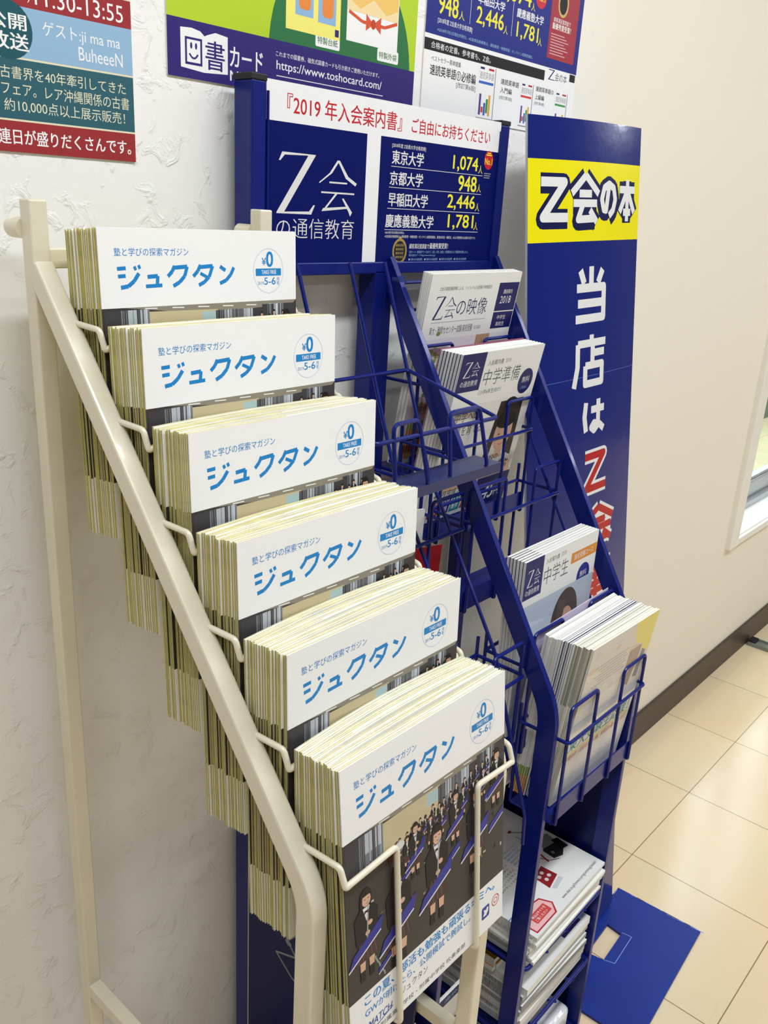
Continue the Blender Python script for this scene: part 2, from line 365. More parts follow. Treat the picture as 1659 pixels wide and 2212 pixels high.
# ---------------------------------------------------------------- posters on the wall
def poster(name, label, pr, x0, z0, W, H, base):
    p = Pr(); p.rect(0, 0, W, H, base, 0); p.it += pr.it
    o = p.build(name, lambda u, v, h: (u/1000, -.0016-h/1000, v/1000)); o.location = (x0, 0, z0)
    b = MB(); b.box(0, W/1000, -.0015, -.0004, 0, H/1000); s = b.build('paper_sheet', ink('#e8e6e0'), o)
    return tag(o, label, 'poster')
TEAL = ink('#2f5f6b'); CRM = ink('#e7dfc0'); LBL = ink('#94b8d6'); PRED = ink('#9c2f33'); PTX = ink('#e4e0c2')
p = Pr()
p.rect(0, 0, 200, 24, PRED); p.rect(0, 24, 200, 25.5, CRM, 2); p.rect(0, 25.5, 200, 71, TEAL); p.rect(0, 71, 200, 72.5, CRM, 2); p.rect(0, 72.5, 200, 110, LBL)
p.rect(0, 110, 200, 132, PRED); p.rect(0, 132, 200, 133.5, CRM, 2); p.rect(0, 133.5, 200, 420, TEAL)
p.ell(84, 92, 22, 22, ink('#1f5560'), 2)
p.text('公開', 68, 92.5, 101, 104, WHITE, 3, .02); p.text('放送', 69, 77.5, 102, 90, WHITE, 3, .02)
p.text('ゲスト:ji ma ma', 115, 90, 188, 103, WHITE, 2); p.text('BuheeeN', 147, 78, 190, 88.5, WHITE, 2)
p.text('(金)', 90, 114, 106, 124, WHITE, 2); p.text('8', 82, 113, 89, 127, WHITE, 2); p.text('11:30-13:55', 110, 113.5, 192, 127, WHITE, 2)
p.text('の古書界を40年牽引してきた', 66, 56, 192, 65.5, PTX, 2); p.text('のフェア。レア沖縄関係の古書', 66, 43.5, 195, 53.5, PTX, 2); p.text('約10,000点以上展示販売！', 77, 31, 190, 41, PTX, 2)
p.text('連日が盛りだくさんです。', 70, 6, 195, 18, WHITE, 2, .015)
poster('poster', 'red teal and pale blue event poster on the wall above the cream rack', p, .3, 1.325, 200, 420, TEAL)

LIME = ink('#b5d32b'); GREEN = ink('#2c7340'); PUR = ink('#2f2172'); ORG = ink('#e88a3c'); PYEL = ink('#f5ea78')
p = Pr()
p.rect(0, 50, 357, 400, LIME); p.ell(236, 40, 112, 120, GREEN, 2, 60); p.rect(0, 0, 357, 50, PUR, 3)
p.rect(147, 63, 227, 170, PYEL, 4); p.rect(160, 78, 186, 120, ink('#8fb6dc'), 5); p.rect(193, 76, 220, 125, ink('#8fb6dc'), 5); p.rrect(165, 84, 182, 108, 5, ORG, 6); p.rrect(199, 82, 216, 110, 5, ORG, 6); p.rect(219, 66, 225, 73, PUR, 5)
p.rect(237, 66, 323, 180, WHITE, 4); p.rect(238, 100, 322, 180, ink('#f0c56a'), 5); p.poly([(238, 108), (258, 100), (280, 112), (302, 100), (322, 108), (322, 96), (238, 96)], ink('#f4dba6'), 6)
p.path([(240, 95), (262, 88), (300, 88), (321, 95)], 3.4, ink('#d9552f'), 6); p.poly([(268, 80), (280, 88), (268, 97)], ink('#d9552f'), 7); p.poly([(293, 80), (280, 88), (293, 97)], ink('#d9552f'), 7); p.ell(280, 88, 4, 5, ink('#c4431f'), 8)
for u0, v0, s in ((190, 53, '特製台紙'), (289, 53, '特製外袋')):
    p.rrect(u0, v0, u0+37, v0+13, 2, WHITE, 4); p.poly([(u0+16, v0+12), (u0+21, v0+12), (u0+18.5, v0+16)], WHITE, 4); p.text(s, u0+3, v0+3, u0+34, v0+10, GREEN, 5, .01)
# open-book emblem with a smiling face and a character
p.poly([(15, 9), (42, 7), (71, 9), (71, 42), (56, 43.5), (46, 40), (43, 38.5), (38, 42), (28, 43.5), (15, 42.5)], WHITE, 4)
for a in ((20, 12, 40, 14.2), (20, 33.5, 40, 35.5), (20, 12, 22.2, 35.5), (37.8, 12, 40, 35.5)): p.rect(*a, PUR, 5)
p.ell(27.2, 28.5, 1.3, 2.8, PUR, 5); p.ell(32.8, 28.5, 1.3, 2.8, PUR, 5); p.path([(25, 21.5), (27.5, 18.6), (30, 17.6), (32.5, 18.6), (35, 21.5)], 1.8, PUR, 5)
p.text('書', 44, 10.5, 67, 36, PUR, 5, .01)
p.text('カード', 74, 17, 116, 35, WHITE, 4, .02); p.text('NEXT', 74, 4.5, 114, 13.5, WHITE, 4, .02)
p.text('これまでの図書券、磁気式図書カードも引き続きご使用いただけます。', 134, 35, 294, 40, WHITE, 4); p.text('https://www.toshocard.com/', 135, 20.5, 299, 31.5, WHITE, 4, .012); p.rect(135, 16.6, 302, 17.4, WHITE, 4)
poster('poster', 'purple and lime green card poster on the wall behind the blue rack', p, .538, 1.404, 357, 400, LIME)

p = Pr(); PB = ink('#1a2580'); PY2 = ink('#f0e63c')
p.rect(0, 88, 362, 400, PB); p.rect(0, 70, 275, 83, BLK, 1); p.rect(344, 77, 360, 87, BLK, 1)
p.text('合格者の定番。参考書も、Z会。', 13, 73, 140, 80.5, WHITE, 2); 
p.poly([(285, 86.5), (302, 86.5), (289, 74), (303, 74), (303, 73), (285, 73), (298, 85.4), (285, 85.4)], NAVY, 2); p.text('会の本', 304, 73, 337, 84, NAVY, 2, -.005)
p.text('948', 23, 112, 62, 134, PY2, 2, .025); p.text('人', 64, 112, 76, 122, PY2, 2); p.text('[2018年度 Z会員大学合格実績]', 23, 101, 94, 108, WHITE, 2)
p.text('都大学', 36, 139, 62, 148, WHITE, 2, .015)
p.text('早稲田大学', 102, 137, 162, 148, WHITE, 2, .015); p.text('2,446', 101, 112, 162, 134, PY2, 2, .025); p.text('人', 163, 112, 173, 122, PY2, 2)
p.text('慶應義塾大学', 191, 137, 258, 148, WHITE, 2, .015); p.text('1,781', 194, 111, 248, 132, PY2, 2, .025); p.text('人', 249, 111, 259, 121, PY2, 2)
p.text('1,074', 153, 150, 223, 172, PY2, 2, .025); p.text('人', 224, 150, 234, 160, PY2, 2)
p.rect(87.4, 111, 88, 170, WHITE, 2); p.rect(181.4, 112, 182, 170, WHITE, 2)
p.text('※2018年7月3日現在判明分。※Z会員合格者数は、通信教育・映像授業・オンライン授業受講生、', 23, 92.5, 240, 96.5, LBL, 2); p.ell(247, 170, 14, 14, ink('#c8283a'), 2); p.text('No.1', 237, 165, 257, 175, PY2, 3, .01)
p.rect(275, 100, 350, 260, ink('#a3303c'), 2); p.ring(306, 172, 14, 17, 3.5, ink('#c7b069'), 3); p.ell(306, 172, 10, 13, BLK, 3)
p.text('顧客満足度調査で', 284, 147, 331, 153, WHITE, 3); p.text('最優秀賞受賞！', 282, 138, 333, 146, WHITE, 3, .015)
for k in range(8): p.rect(281, 131-3.6*k, 318+12*((k*7) % 3)/2, 132.2-3.6*k, ink('#d9aab0'), 3)
p.text('ベストセラー英単語集', 15, 59, 76, 65, BLK, 2); p.text('速読英単語①必修編', 14, 43.5, 110, 55.5, BLK, 2, .012); p.text('[改訂第6版]', 69, 34.5, 111, 42, DGREY, 2)
p.text('速読英単語', 168, 52, 212, 59, BLK, 2, .012); p.text('入門編', 168, 41.5, 196, 48.5, BLK, 2, .012); p.text('[改訂第2版]', 167, 33, 198, 38, DGREY, 2)
p.text('速読英単語②', 256, 54, 304, 60.5, BLK, 2, .012); p.text('上級編', 256, 43.5, 280, 50, BLK, 2, .012); p.text('[改訂第4版]', 255, 36, 282, 40.5, DGREY, 2)
for (u0, v0, u1, v1, c) in ((115, 6, 153, 70, '#3a66c0'), (217, 6, 248, 62, '#d83a3a'), (309, 6, 343, 61, '#3f9a4a')):
    ww, hh = u1-u0, v1-v0
    p.rect(u0+1.5, v0-1.5, u1+1.8, v1-1.5, GREY, 2); p.rect(u0, v0, u1, v1, WHITE, 3); p.rect(u0+ww*.1, v1-hh*.09, u0+ww*.35, v1-hh*.05, NAVY, 4); p.rect(u0+ww*.6, v1-hh*.09, u0+ww*.92, v1-hh*.05, RED, 4)
    p.text('速読英単語', u0+ww*.08, v1-hh*.27, u1-ww*.06, v1-hh*.13, GREY, 4); p.rect(u0+ww*.06, v1-hh*.36, u1-ww*.06, v1-hh*.31, ink(c), 4)
    for k, cc in enumerate(('#5b3a8a', '#d23b32', '#2f62b8', '#3a8a3e', '#e0a52a')): p.rect(u0+ww*(.15+.14*k), v1-hh*(.95-.05*(k % 2)), u0+ww*(.27+.14*k), v1-hh*(.55+.08*((k*3) % 4)), ink(cc), 4)
poster('poster', 'blue and white exam results poster on the wall above the tall blue sign', p, .911, 1.412, 362, 400, WHITE)

# ---------------------------------------------------------------- cream magazine rack
YF = lambda i: -.122 - .0563*i          # front of tier i's stack, at its top
ZT = lambda i: 1.2715 - .0706*i         # top of tier i's front magazine
MW, MH = .210, .257
LEAN = [R(2.2)]*5 + [R(6.2)]
rack = empty('magazine_rack', (.491, -.22, 0), 'cream metal magazine rack with six stepped tiers beside the blue rack', 'rack')
ro = Vector((-.491, .22, 0))
def rp(mb, name, mats=CREAM, **k): return mb.build(name, mats, rack, loc=ro, **k)
for x0 in (.362, .604):
    x1 = x0+.016
    b = MB(); b.box(x0, x1, -.058, -.042, 0, 1.289); rp(b, 'back_post', bevel=.0015)
    b = MB(); b.sweep([(-.0535, 1.236), (-.3935, .81), (-.3935, 0)], x0-.0004, x1+.0004, .019, cr=.06); rp(b, 'side_rail', bevel=.0022)
    b = MB(); b.box(x0+.001, x1-.001, -.386, -.056, .447, .463); rp(b, 'side_brace', bevel=.001)
    b = MB(); b.tube([(x0+.008-.004, -.043, 1.266), (x0+.008-.004, -.022, 1.266)], .0085, 16); rp(b, 'wall_bumper', smooth=True)
b = MB(); b.box(.378, .604, -.056, -.044, 1.235, 1.251); rp(b, 'crossbar', bevel=.001)
b = MB(); b.box(.378, .604, -.056, -.044, .10, .116); rp(b, 'crossbar', bevel=.001)
for i in range(6):
    c, s_ = math.cos(LEAN[i]), math.sin(LEAN[i]); yf, zt = YF(i), ZT(i); zb = zt-MH*c
    fr_ = lambda z: yf - (zt-z)*math.tan(LEAN[i]) - .0042
    zg = zt-.093; r_ = .0026
    for sg in (1, -1):
        X = (lambda x: x) if sg == 1 else (lambda x: .982-x)
        yb = -.058 - .792*(1.238-(zt-.078)) ; 
        pts = [(X(.374), yb+.006, zt-.0755), (X(.3800), fr_(zg)+.007, zt-.0785), (X(.3806), fr_(zg)+.0008, zg-.001), (X(.3845), fr_(zg), zg+.001), (X(.437), fr_(zg), zg+.004), (X(.437), fr_(zb), zb-.004), (X(.437), yf+.05, zb-.004), (X(.437), yf+.0505, zb+.05)]
        b = MB(); b.tube(pts, r_, 10, cr=.005); rp(b, 'wire_guard', smooth=True)
    b = MB(); b.tube([(.430, yf+.0505+.003, zb+.05), (.552, yf+.0505+.003, zb+.05)], r_, 8); rp(b, 'wire_crossbar', smooth=True)

# ---------------------------------------------------------------- magazines
PHB = ink('#3a3634', .4); CUR = [ink(h, .4) for h in ('#6b6b70', '#8d8f95', '#54545a', '#a9adb4', '#3c3b40')]
MUSB = ink('#2c3190', .4); HAIR = ink('#241d1b', .5); SUIT = ink('#201e22', .5); SHIRT = ink('#e2e0de', .5)
LITE = [ink('#3f3d41'), ink('#77797f'), ink('#b4bac2'), ink('#d6dce2')]
def musician(p, u, v, s, stand=True, L=5):
    """printed figure, s = height in mm, feet at (u,v)"""
    for sx in (-.07, .06):
        p.poly([(u+(sx-.035)*s, v+.08*s), (u+(sx+.03)*s, v+.08*s), (u+(sx+.045)*s, v+.3*s), (u+(sx-.045)*s, v+.3*s)], SKIN, L)
        p.poly([(u+(sx-.04)*s, v-.02*s), (u+(sx+.035)*s, v-.02*s), (u+(sx+.03)*s, v+.1*s), (u+(sx-.035)*s, v+.1*s)], SUIT, L+.2)
    p.poly([(u-.17*s, v+.2*s), (u+.17*s, v+.2*s), (u+.1*s, v+.5*s), (u-.1*s, v+.5*s)], ink('#44302f'), L+.4)
    if s > 40:
        for k in range(5): p.line((u+(-.13+.065*k)*s, v+.21*s), (u+(-.08+.04*k)*s, v+.45*s), .012*s, ink('#6a4a48'), L+.6)
    p.poly([(u-.15*s, v+.42*s), (u+.15*s, v+.42*s), (u+.17*s, v+.72*s), (u+.09*s, v+.8*s), (u-.09*s, v+.8*s), (u-.17*s, v+.72*s)], SUIT, L+.8)
    p.poly([(u-.05*s, v+.8*s), (u+.05*s, v+.8*s), (u, v+.64*s)], SHIRT, L+1.2)
    p.ell(u, v+.91*s, .085*s, .1*s, HAIR, L+1.3, 14); p.ell(u+.005*s, v+.88*s, .062*s, .075*s, SKIN, L+1.6, 14)
    p.rect(u-.06*s, v+.925*s, u+.07*s, v+.955*s, HAIR, L+1.9)
    if s > 40:
        p.poly([(u-.085*s, v+.93*s), (u-.05*s, v+.93*s), (u-.055*s, v+.8*s), (u-.09*s, v+.78*s)], HAIR, L+1.9); p.rect(u-.03*s, v+.885*s, u-.005*s, v+.893*s, HAIR, L+2); p.rect(u+.02*s, v+.885*s, u+.045*s, v+.893*s, HAIR, L+2); p.rect(u-.005*s, v+.838*s, u+.022*s, v+.845*s, ink('#a8605a'), L+2)
        p.poly([(u-.03*s, v+.72*s), (u+.03*s, v+.76*s), (u+.03*s, v+.72*s), (u-.03*s, v+.76*s)], ink('#5d3a4a'), L+2)
    p.ell(u+.05*s, v+.6*s, .035*s, .028*s, SKIN, L+2, 8); p.ell(u+.01*s, v+.5*s, .035*s, .028*s, SKIN, L+2, 8)
    p.line((u+.03*s, v+.86*s), (u+.0*s, v+.38*s), .018*s, ink('#a8a49c'), L+2.3)
    if stand:
        p.poly([(u-.27*s, v+.2*s), (u+.2*s, v+.42*s), (u+.24*s, v+.58*s), (u-.2*s, v+.34*s)], MUSB, L+2.6)
        p.line((u-.27*s, v+.2*s), (u+.2*s, v+.42*s), .018*s, SHIRT, L+2.9)
def mag_print():
    p = Pr(); H = 257
    p.rect(0, 0, 210, H, WHITE, 0)
    p.text('塾と学びの探索マガジン', 14, H-21.5, 86, H-15, CYAN, 2)
    # title in slanting strokes
    T = .155; u0, v0, v1 = 15, H-46.5, H-28.5
    def st(*pts, t=3.3): p.path(pts, t, CYAN, 2)
    st((16, H-31.2), (24, H-30.8), t=3); st((16.5, H-37.2), (23.5, H-36.8), t=3); st((18.5, H-46), (25.5, H-45), (31, H-41.2), (36, H-35)); st((32, H-29.5), (33.2, H-32.5), t=2.6); st((36, H-28.5), (37.2, H-31.5), t=2.6)
    st((44, H-38), (54, H-37.4), (53, H-45)); st((42, H-45.5), (58, H-45), t=3)
    st((71, H-29.5), (68.5, H-34), (64, H-38)); st((70.2, H-31), (84, H-30.2), (81, H-38), (75.5, H-43), (69, H-46))
    st((98, H-29), (95, H-34), (90, H-38.5)); st((97, H-30.8), (111, H-30), (107, H-39), (101.5, H-43.5), (95.5, H-46)); st((97.5, H-36), (105, H-39.5), t=2.8)
    st((119, H-30.5), (125, H-34)); st((118.5, H-45), (125.5, H-42.5), (131, H-37.5), (134.5, H-31.5))
    p.ring(175.5, H-35.2, 18.3, 20, .35, ink('#a9bfe0'), 2, 60)
    p.text('¥', 167.5, H-30, 172.5, H-23.5, CYAN, 2, .02); p.text('0', 173, H-31.5, 181, H-18, CYAN, 2, .045)
    p.rect(160, H-39.5, 191, H-33, CYAN, 2); p.text('TAKE FREE', 167, H-38, 185, H-34.4, WHITE, 3, .02)
    p.text('2019', 162, H-47.5, 169.5, H-44.6, CYAN, 2); p.text('5-6', 170.2, H-47.6, 184, H-41, CYAN, 2, .02); p.text('月', 185.2, H-44.5, 188.6, H-41, CYAN, 2); p.text('号', 185.2, H-48.2, 188.6, H-44.9, CYAN, 2)
    top, bot = H-62, H-206
    p.rect(0, bot, 210, top, PHB, 1)
    # ceiling, curtains with spotlights, hall wall
    p.poly([(20, top), (210, top), (205, top-4), (110, top-8), (70, top-5)], ink('#8d8576'), 1.5)
    for k in range(6): p.line((40+27*k, top-1.2-.4*k), (52+27*k, top-1.6-.4*k), .9, ink('#f0efe6'), 2)
    p.poly([(40, top-4), (115, top-5), (112, top-32), (44, top-32)], ink('#c6b893'), 2)
    p.rect(98, top-18, 116, top-6.5, ink('#a9c1c4'), 2.4)
    rnd = random.Random(3)
    def curtain(u0, u1, v0, v1, c0, hot):
        u = u0
        while u < u1:
            ww = rnd.uniform(.35, .9); d = min(abs(u-h) for h in hot); q = 3 if d < 2 else 2 if d < 5 else 1 if d < 12 else 0
            q = max(0, min(3, q + rnd.choice((-2, -1, -1, 0, 0))))
            ln = rnd.uniform(.82, 1.0)
            p.rect(u, v1-(v1-v0)*ln, min(u1, u+ww), v1, LITE[q], 2.6); 
            if q >= 2: p.rect(u, v1-(v1-v0)*ln, min(u1, u+ww), v1-(v1-v0)*.55, LITE[q-1], 2.8)
            u += ww
    curtain(2, 44, top-34, top-2, 0, (28, 40)); curtain(113, 166, top-30, top-6, 0, (126, 150)); curtain(167, 209, top-40, top-3, 0, (185,))
    # orchestra: back rows small, front row large
    for k in range(16): musician(p, 62+8.6*k+rnd.uniform(-2, 2), top-46+1.1*k+rnd.uniform(-2, 2), 19+.2*k, k % 2 == 0, 4)
    for k in range(9): musician(p, 72+15*k, top-60+1.6*k, 30, k % 2 == 1, 8)
    p.poly([(50, top-45), (66, top-38), (60, top-28), (48, top-34)], ink('#5a2a22'), 8); p.ell(62, top-34, 7, 4, ink('#d8d6d2'), 8.5)
    for u, v, s in ((197, 128, 58), (136, 122, 52), (82, 122, 50), (166, 80, 84), (110, 62, 92), (22, 66, 80), (60, 54, 92)): musician(p, u, v, s, True, 12)
    p.path([(52, 64), (50, 92), (57, 96)], 1.6, ink('#b27a46'), 12)
    for k in range(14): p.ell(30+.9*k+rnd.uniform(-.4, .4), bot+28-1.9*k, 1.0, 1.1, ink('#9aa8a0'), 4, 6)
    for u, v, s in ((46, 112, 20), (100, 128, 16), (120, 104, 22), (152, 132, 16), (178, 140, 18), (186, 104, 22), (64, 124, 14), (34, 58, 16)):
        p.poly([(u, v), (u+s, v+.5*s), (u+1.05*s, v+.85*s), (u+.05*s, v+.34*s)], MUSB, 9); p.line((u, v), (u+s, v+.5*s), 1, SHIRT, 9.5)
    for k in range(26): uu, vv = rnd.uniform(10, 205), rnd.uniform(bot+30, top-44); p.rect(uu, vv, uu+rnd.uniform(1.5, 4), vv+rnd.uniform(1, 4), ink(rnd.choice(('#c9c4bc', '#6b5646', '#8a7a66', '#2a2627'))), 7)
    # lower white strip
    p.text('この夏、部活も勉強も頑張るキミへ。', 17, H-218.5, 196, H-208.5, CYAN, 2, .018)
    p.text('GWが明けたら、公開模試で腕試し。', 17, H-229.5, 158, H-221.5, CYAN, 2, .01)
    p.text('MATCH', 20, H-243, 48, H-236, ink('#2a4f9a'), 2, .02, .2); p.path([(18, H-246), (32, H-245.4), (50, H-241)], 1, ink('#2a4f9a'), 2)
    p.text('ジュクタン', 60, H-240, 96, H-233, DGREY, 2)
    p.text('大学附属高等学校・附属中学校 吹奏楽部', 20, H-252, 150, H-247, DGREY, 2)
    p.rrect(176, H-242, 188, H-229, 2, ink('#2f3f95'), 2)
    p.poly([(178, H-239), (183, H-239.5), (186, H-236), (186.6, H-232.5), (184.5, H-231), (182.8, H-233.5), (179, H-232), (180, H-235.5)], WHITE, 3)
    p.ring(198, H-232, 6, 6.2, 1, ink('#c25a4a'), 2, 4*5); p.ring(198, H-232, 3, 3.1, .8, ink('#c25a4a'), 2); p.ell(201.4, H-228.6, .7, .7, ink('#c25a4a'), 2, 8)
    return p
MT = .0023
BKY = mat('back_cover_yellow', '#cfc468', .5, vary=.15, nscale=60)
def bow(b_): return lambda x: b_*math.sin(math.pi*min(1, max(0, x/MW)))
COVERM = [WHITE, PHB, BKY, ink('#d9d8d2'), ink('#55555b')]
def page_block(b_, T, W=MW, H=MH, n=8, inset=.0006):
    mb = MB(); f = bow(b_); xs = [inset+(W-2*inset)*k/n for k in range(n+1)]
    vs = []; 
    for x in xs:
        for y, z in ((.0003, .0004), (T-.0004, .0004), (T-.0004, H-.0005), (.0003, H-.0005)): vs.append((x, y+f(x), z))
    fs = []; ms = []
    for k in range(n):
        a, c = k*4, (k+1)*4
        for j, mi in ((0, 1), (1, 1), (2, 0), (3, 1)):
            fs.append((a+j, a+(j+1) % 4, c+(j+1) % 4, c+j)); ms.append(mi)
    fs += [(0, 3, 2, 1), (n*4, n*4+1, n*4+2, n*4+3)]; ms += [1, 1]
    for f_, m_ in zip(fs, ms): mb.add([vs[i] for i in f_], [(0, 1, 2, 3)], m_)
    return mb
def cover_plain(b_, T, W=MW, H=MH, n=8):
    mb = MB(); f = bow(b_); xs = [W*k/n for k in range(n+1)]; zs = [0, .051, .195, H]
    for k in range(n):
        x0, x1 = xs[k], xs[k+1]
        for j, mi in ((0, 0), (1, 1), (2, 0)):
            z0, z1 = zs[j], zs[j+1]
            for (ya, yb_, m_) in ((0, .0003, mi), (T-.0003, T, 2)):
                vs = [(x0, ya+f(x0), z0), (x1, ya+f(x1), z0), (x1, ya+f(x1), z1), (x0, ya+f(x0), z1), (x0, yb_+f(x0), z0), (x1, yb_+f(x1), z0), (x1, yb_+f(x1), z1), (x0, yb_+f(x0), z1)]
                fs = [(0, 1, 2, 3), (7, 6, 5, 4)]
                if j == 0: fs.append((0, 4, 5, 1))
                if k == 0: fs.append((0, 3, 7, 4))
                if k == n-1: fs.append((1, 5, 6, 2))
                mb.add(vs, fs, m_)
                if j == 2: mb.add([vs[3], vs[2], vs[6], vs[7]], [(0, 1, 2, 3)], 0)
    return mb
GRP = ['topmost tier', 'second tier from the top', 'third tier from the top', 'fourth tier from the top', 'fifth tier from the top', 'lowest tier']
NM = 20
protos = []
for vb in range(4):
    r0 = bpy.data.objects.new('magazine', None); COL.objects.link(r0); r0.empty_display_size = .03
    bb = .0062*vb/3
    cover_plain(bb, MT).build('cover', COVERM, r0); page_block(bb, MT).build('pages', [PTOP, PSIDE], r0); protos.append(r0)
pm = mag_print()
front0 = bpy.data.objects.new('magazine', None); COL.objects.link(front0); front0.empty_display_size = .03
fn = lambda u, v, h: (u/1000, -.0004-h/1000, v/1000)
cv = pm.build('cover', fn, front0)
bk = cover_plain(0, MT).build('back_cover', COVERM, front0); page_block(0, MT).build('pages', [PTOP, PSIDE], front0)
used = [False]*5
rj = random.Random(11)
for i in range(6):
    c, s_ = math.cos(LEAN[i]), math.sin(LEAN[i]); yf, zt = YF(i), ZT(i)
    lean0 = R(2.0) if i < 5 else R(2.6)
    for k in range(NM):
        fr1 = k/(NM-1); ln = lean0+(LEAN[i]-lean0)*(1-fr1)
        if k == 0:
            o = front0 if not used[4] else copy_tree(front0); used[4] = True
            tag(o, 'front magazine with blue title, %s of the cream rack' % GRP[i], 'magazine', 'free magazines on the cream rack'); dx = dz = 0; yw = 0
        else:
            vb = min(3, int(4*fr1*.999)); 
            if i < 2: vb = min(vb, 1)
            o = protos[vb] if not used[vb] else copy_tree(protos[vb]); used[vb] = True
            tag(o, 'magazine behind the front copy, %s of the cream rack' % GRP[i], 'magazine', 'magazines behind the front copy, '+GRP[i])
            dx = rj.choice((0, 0, 0, .0004, -.0006, .0010, -.0016 if k > 1 else 0)) + rj.uniform(-.0003, .0003); dz = rj.uniform(-.0012, .0006); yw = R(rj.uniform(-.25, .12))
        ytop = yf + k*.00232
        o.location = (.382+dx, ytop - MH*math.sin(ln), zt + dz - .004*fr1 - MH*math.cos(ln))
        o.rotation_euler = (-ln, 0, yw)

# ---------------------------------------------------------------- tall blue pole sign
from mathutils import Matrix as Mx
SR = Mx(((.9979, .0596, -.0268), (-.0564, .9927, .107), (.033, -.1053, .9939)))
SW, SH = 293.0, 1441.4
so = Vector((1.383, -.2387, 0)) - SR @ Vector((SW/1000, 0, 0))
def sign_fn(u, v, h):
    t = 2*u/SW-1; d = -.007*(1-t*t) - h/1000
    return SR @ Vector((u/1000, d, v/1000))
SB = mat('sign_gloss_blue', '#061c72', .2, .6, .22, vary=.05, nscale=3, bump=.22, bscale=38, bdist=.0008); SYL = mat('sign_gloss_yellow', '#efe400', .22, .2, .35, vary=0); SWH = mat('sign_gloss_white', '#e6e6e4', .22, .2, .35, vary=0); SRD = mat('sign_gloss_red', '#b5161c', .22, .2, .3, vary=0); SNV = mat('sign_gloss_navy', '#0c1648', .22, .2, .3, vary=0)
p = Pr(); V = SH
p.rect(0, 12, SW, 1279, SB, 0); p.rect(0, 1279, SW, 1387.5, SYL, 0); p.rect(0, 1387.5, SW, SH, SB, 0)
def strokes(lst, u0, v0, w_, h_, t, ik, L):
    for st in lst:
        q = [(u0+x*w_, v0+y*h_) for x, y in st]; p.path(q, t, ik, L)
        for a in q[1:-1]: p.ell(a[0], a[1], t/2, t/2, ik, L, 10)
Zs = [[(.06, .88), (.86, .88), (.12, .1), (.98, .1)]]
KAI = [[(.5, 1.0), (.02, .62)], [(.5, 1.0), (.98, .62)], [(.28, .62), (.72, .62)], [(.08, .42), (.92, .42)], [(.42, .42), (.24, .08), (.86, .1)], [(.66, .28), (.92, .02)]]
NO = [[(.52, .92), (.36, .2), (.2, .22), (.08, .5), (.22, .82), (.52, .93), (.82, .82), (.93, .5), (.8, .2), (.55, .04)]]
HON = [[(.5, 1), (.5, 0)], [(.04, .76), (.96, .76)], [(.48, .74), (.06, .22)], [(.52, .74), (.94, .22)], [(.28, .22), (.72, .22)]]
row = ((Zs, 23, 1306, 66, 60), (KAI, 95, 1304, 72, 65), (NO, 171, 1312, 46, 50), (HON, 225, 1306, 54, 60))
for q_, a_, b_, c_, d_ in row: strokes(q_, a_-1, b_-2, c_, d_, 27, SNV, 1)
for q_, a_, b_, c_, d_ in row: strokes(q_, a_, b_, c_, d_, 12.5 if q_ is Zs else 10.5, SWH, 2)
TOU = [[(.5, 1), (.5, .66)], [(.16, .94), (.28, .7)], [(.86, .94), (.72, .7)], [(.06, .62), (.92, .62), (.92, .06), (.04, .06)], [(.1, .34), (.9, .34)]]
TEN = [[(.52, 1), (.52, .84)], [(.1, .84), (.98, .84)], [(.1, .84), (.1, .4), (.0, 0)], [(.56, .8), (.56, .42)], [(.56, .64), (.94, .64)], [(.34, .4), (.88, .4), (.88, .04), (.34, .04), (.34, .4)]]
HA = [[(.12, .92), (.06, .5), (.14, .06)], [(.36, .68), (.98, .68)], [(.7, .96), (.7, .2), (.52, .06), (.38, .16), (.5, .28), (.78, .2), (.98, .04)]]
strokes(TOU, 108, 1163, 86, 80, 12.5, SWH, 2); strokes(TEN, 110, 1066, 88, 77, 11.5, SWH, 2); strokes(HA, 137, 990, 62, 54, 11.5, SWH, 2)
HON2 = [[(.5, 1), (.5, 0)], [(.04, .9), (.96, .9)], [(.02, .72), (.98, .72)], [(.04, .54), (.96, .54)], [(.04, .38), (.96, .38)], [(.1, .2), (.9, .2)], [(.1, .02), (.9, .02)]]
for q_, a_, b_, c_, d_ in ((Zs, 141, 892, 70, 68), (KAI, 140, 800, 100, 62), (HON2, 134, 684, 104, 84)):
    strokes(q_, a_, b_, c_, d_, 22, SWH, 1); strokes(q_, a_, b_, c_, d_, 12, SRD, 2)
p.rect(0, 1080.3, SW, 1080.9, ink('#5f79c8', .25, .5), 1)
sign = empty('pole_sign', so, 'tall blue and yellow curved display sign leaning against the wall right of the blue rack', 'sign')
g = p.build('sign_front', sign_fn, sign, grid=([SW*k/16 for k in range(1, 16)], []), smooth=True)
b = MB(); n = 16
ring0 = []
for k in range(n+1):
    t = 2*k/n-1; ring0.append((SW*k/n/1000, -.007*(1-t*t)+.0006))
for k in range(n, -1, -1):
    t = 2*k/n-1; ring0.append((SW*k/n/1000, .026*(1-t*t)+.004))
N = len(ring0)
vs = [tuple(SR @ Vector((x, y, .0125))) for x, y in ring0] + [tuple(SR @ Vector((x, y, SH/1000-.0005))) for x, y in ring0]
b.add(vs, [(k, (k+1) % N, N+(k+1) % N, N+k) for k in range(N)] + [tuple(range(N, 2*N)), tuple(range(N-1, -1, -1))], 0)
b.build('sign_tube', mat('sign_card_edge', '#c9ccd6', .5, vary=.05), sign, smooth=True)
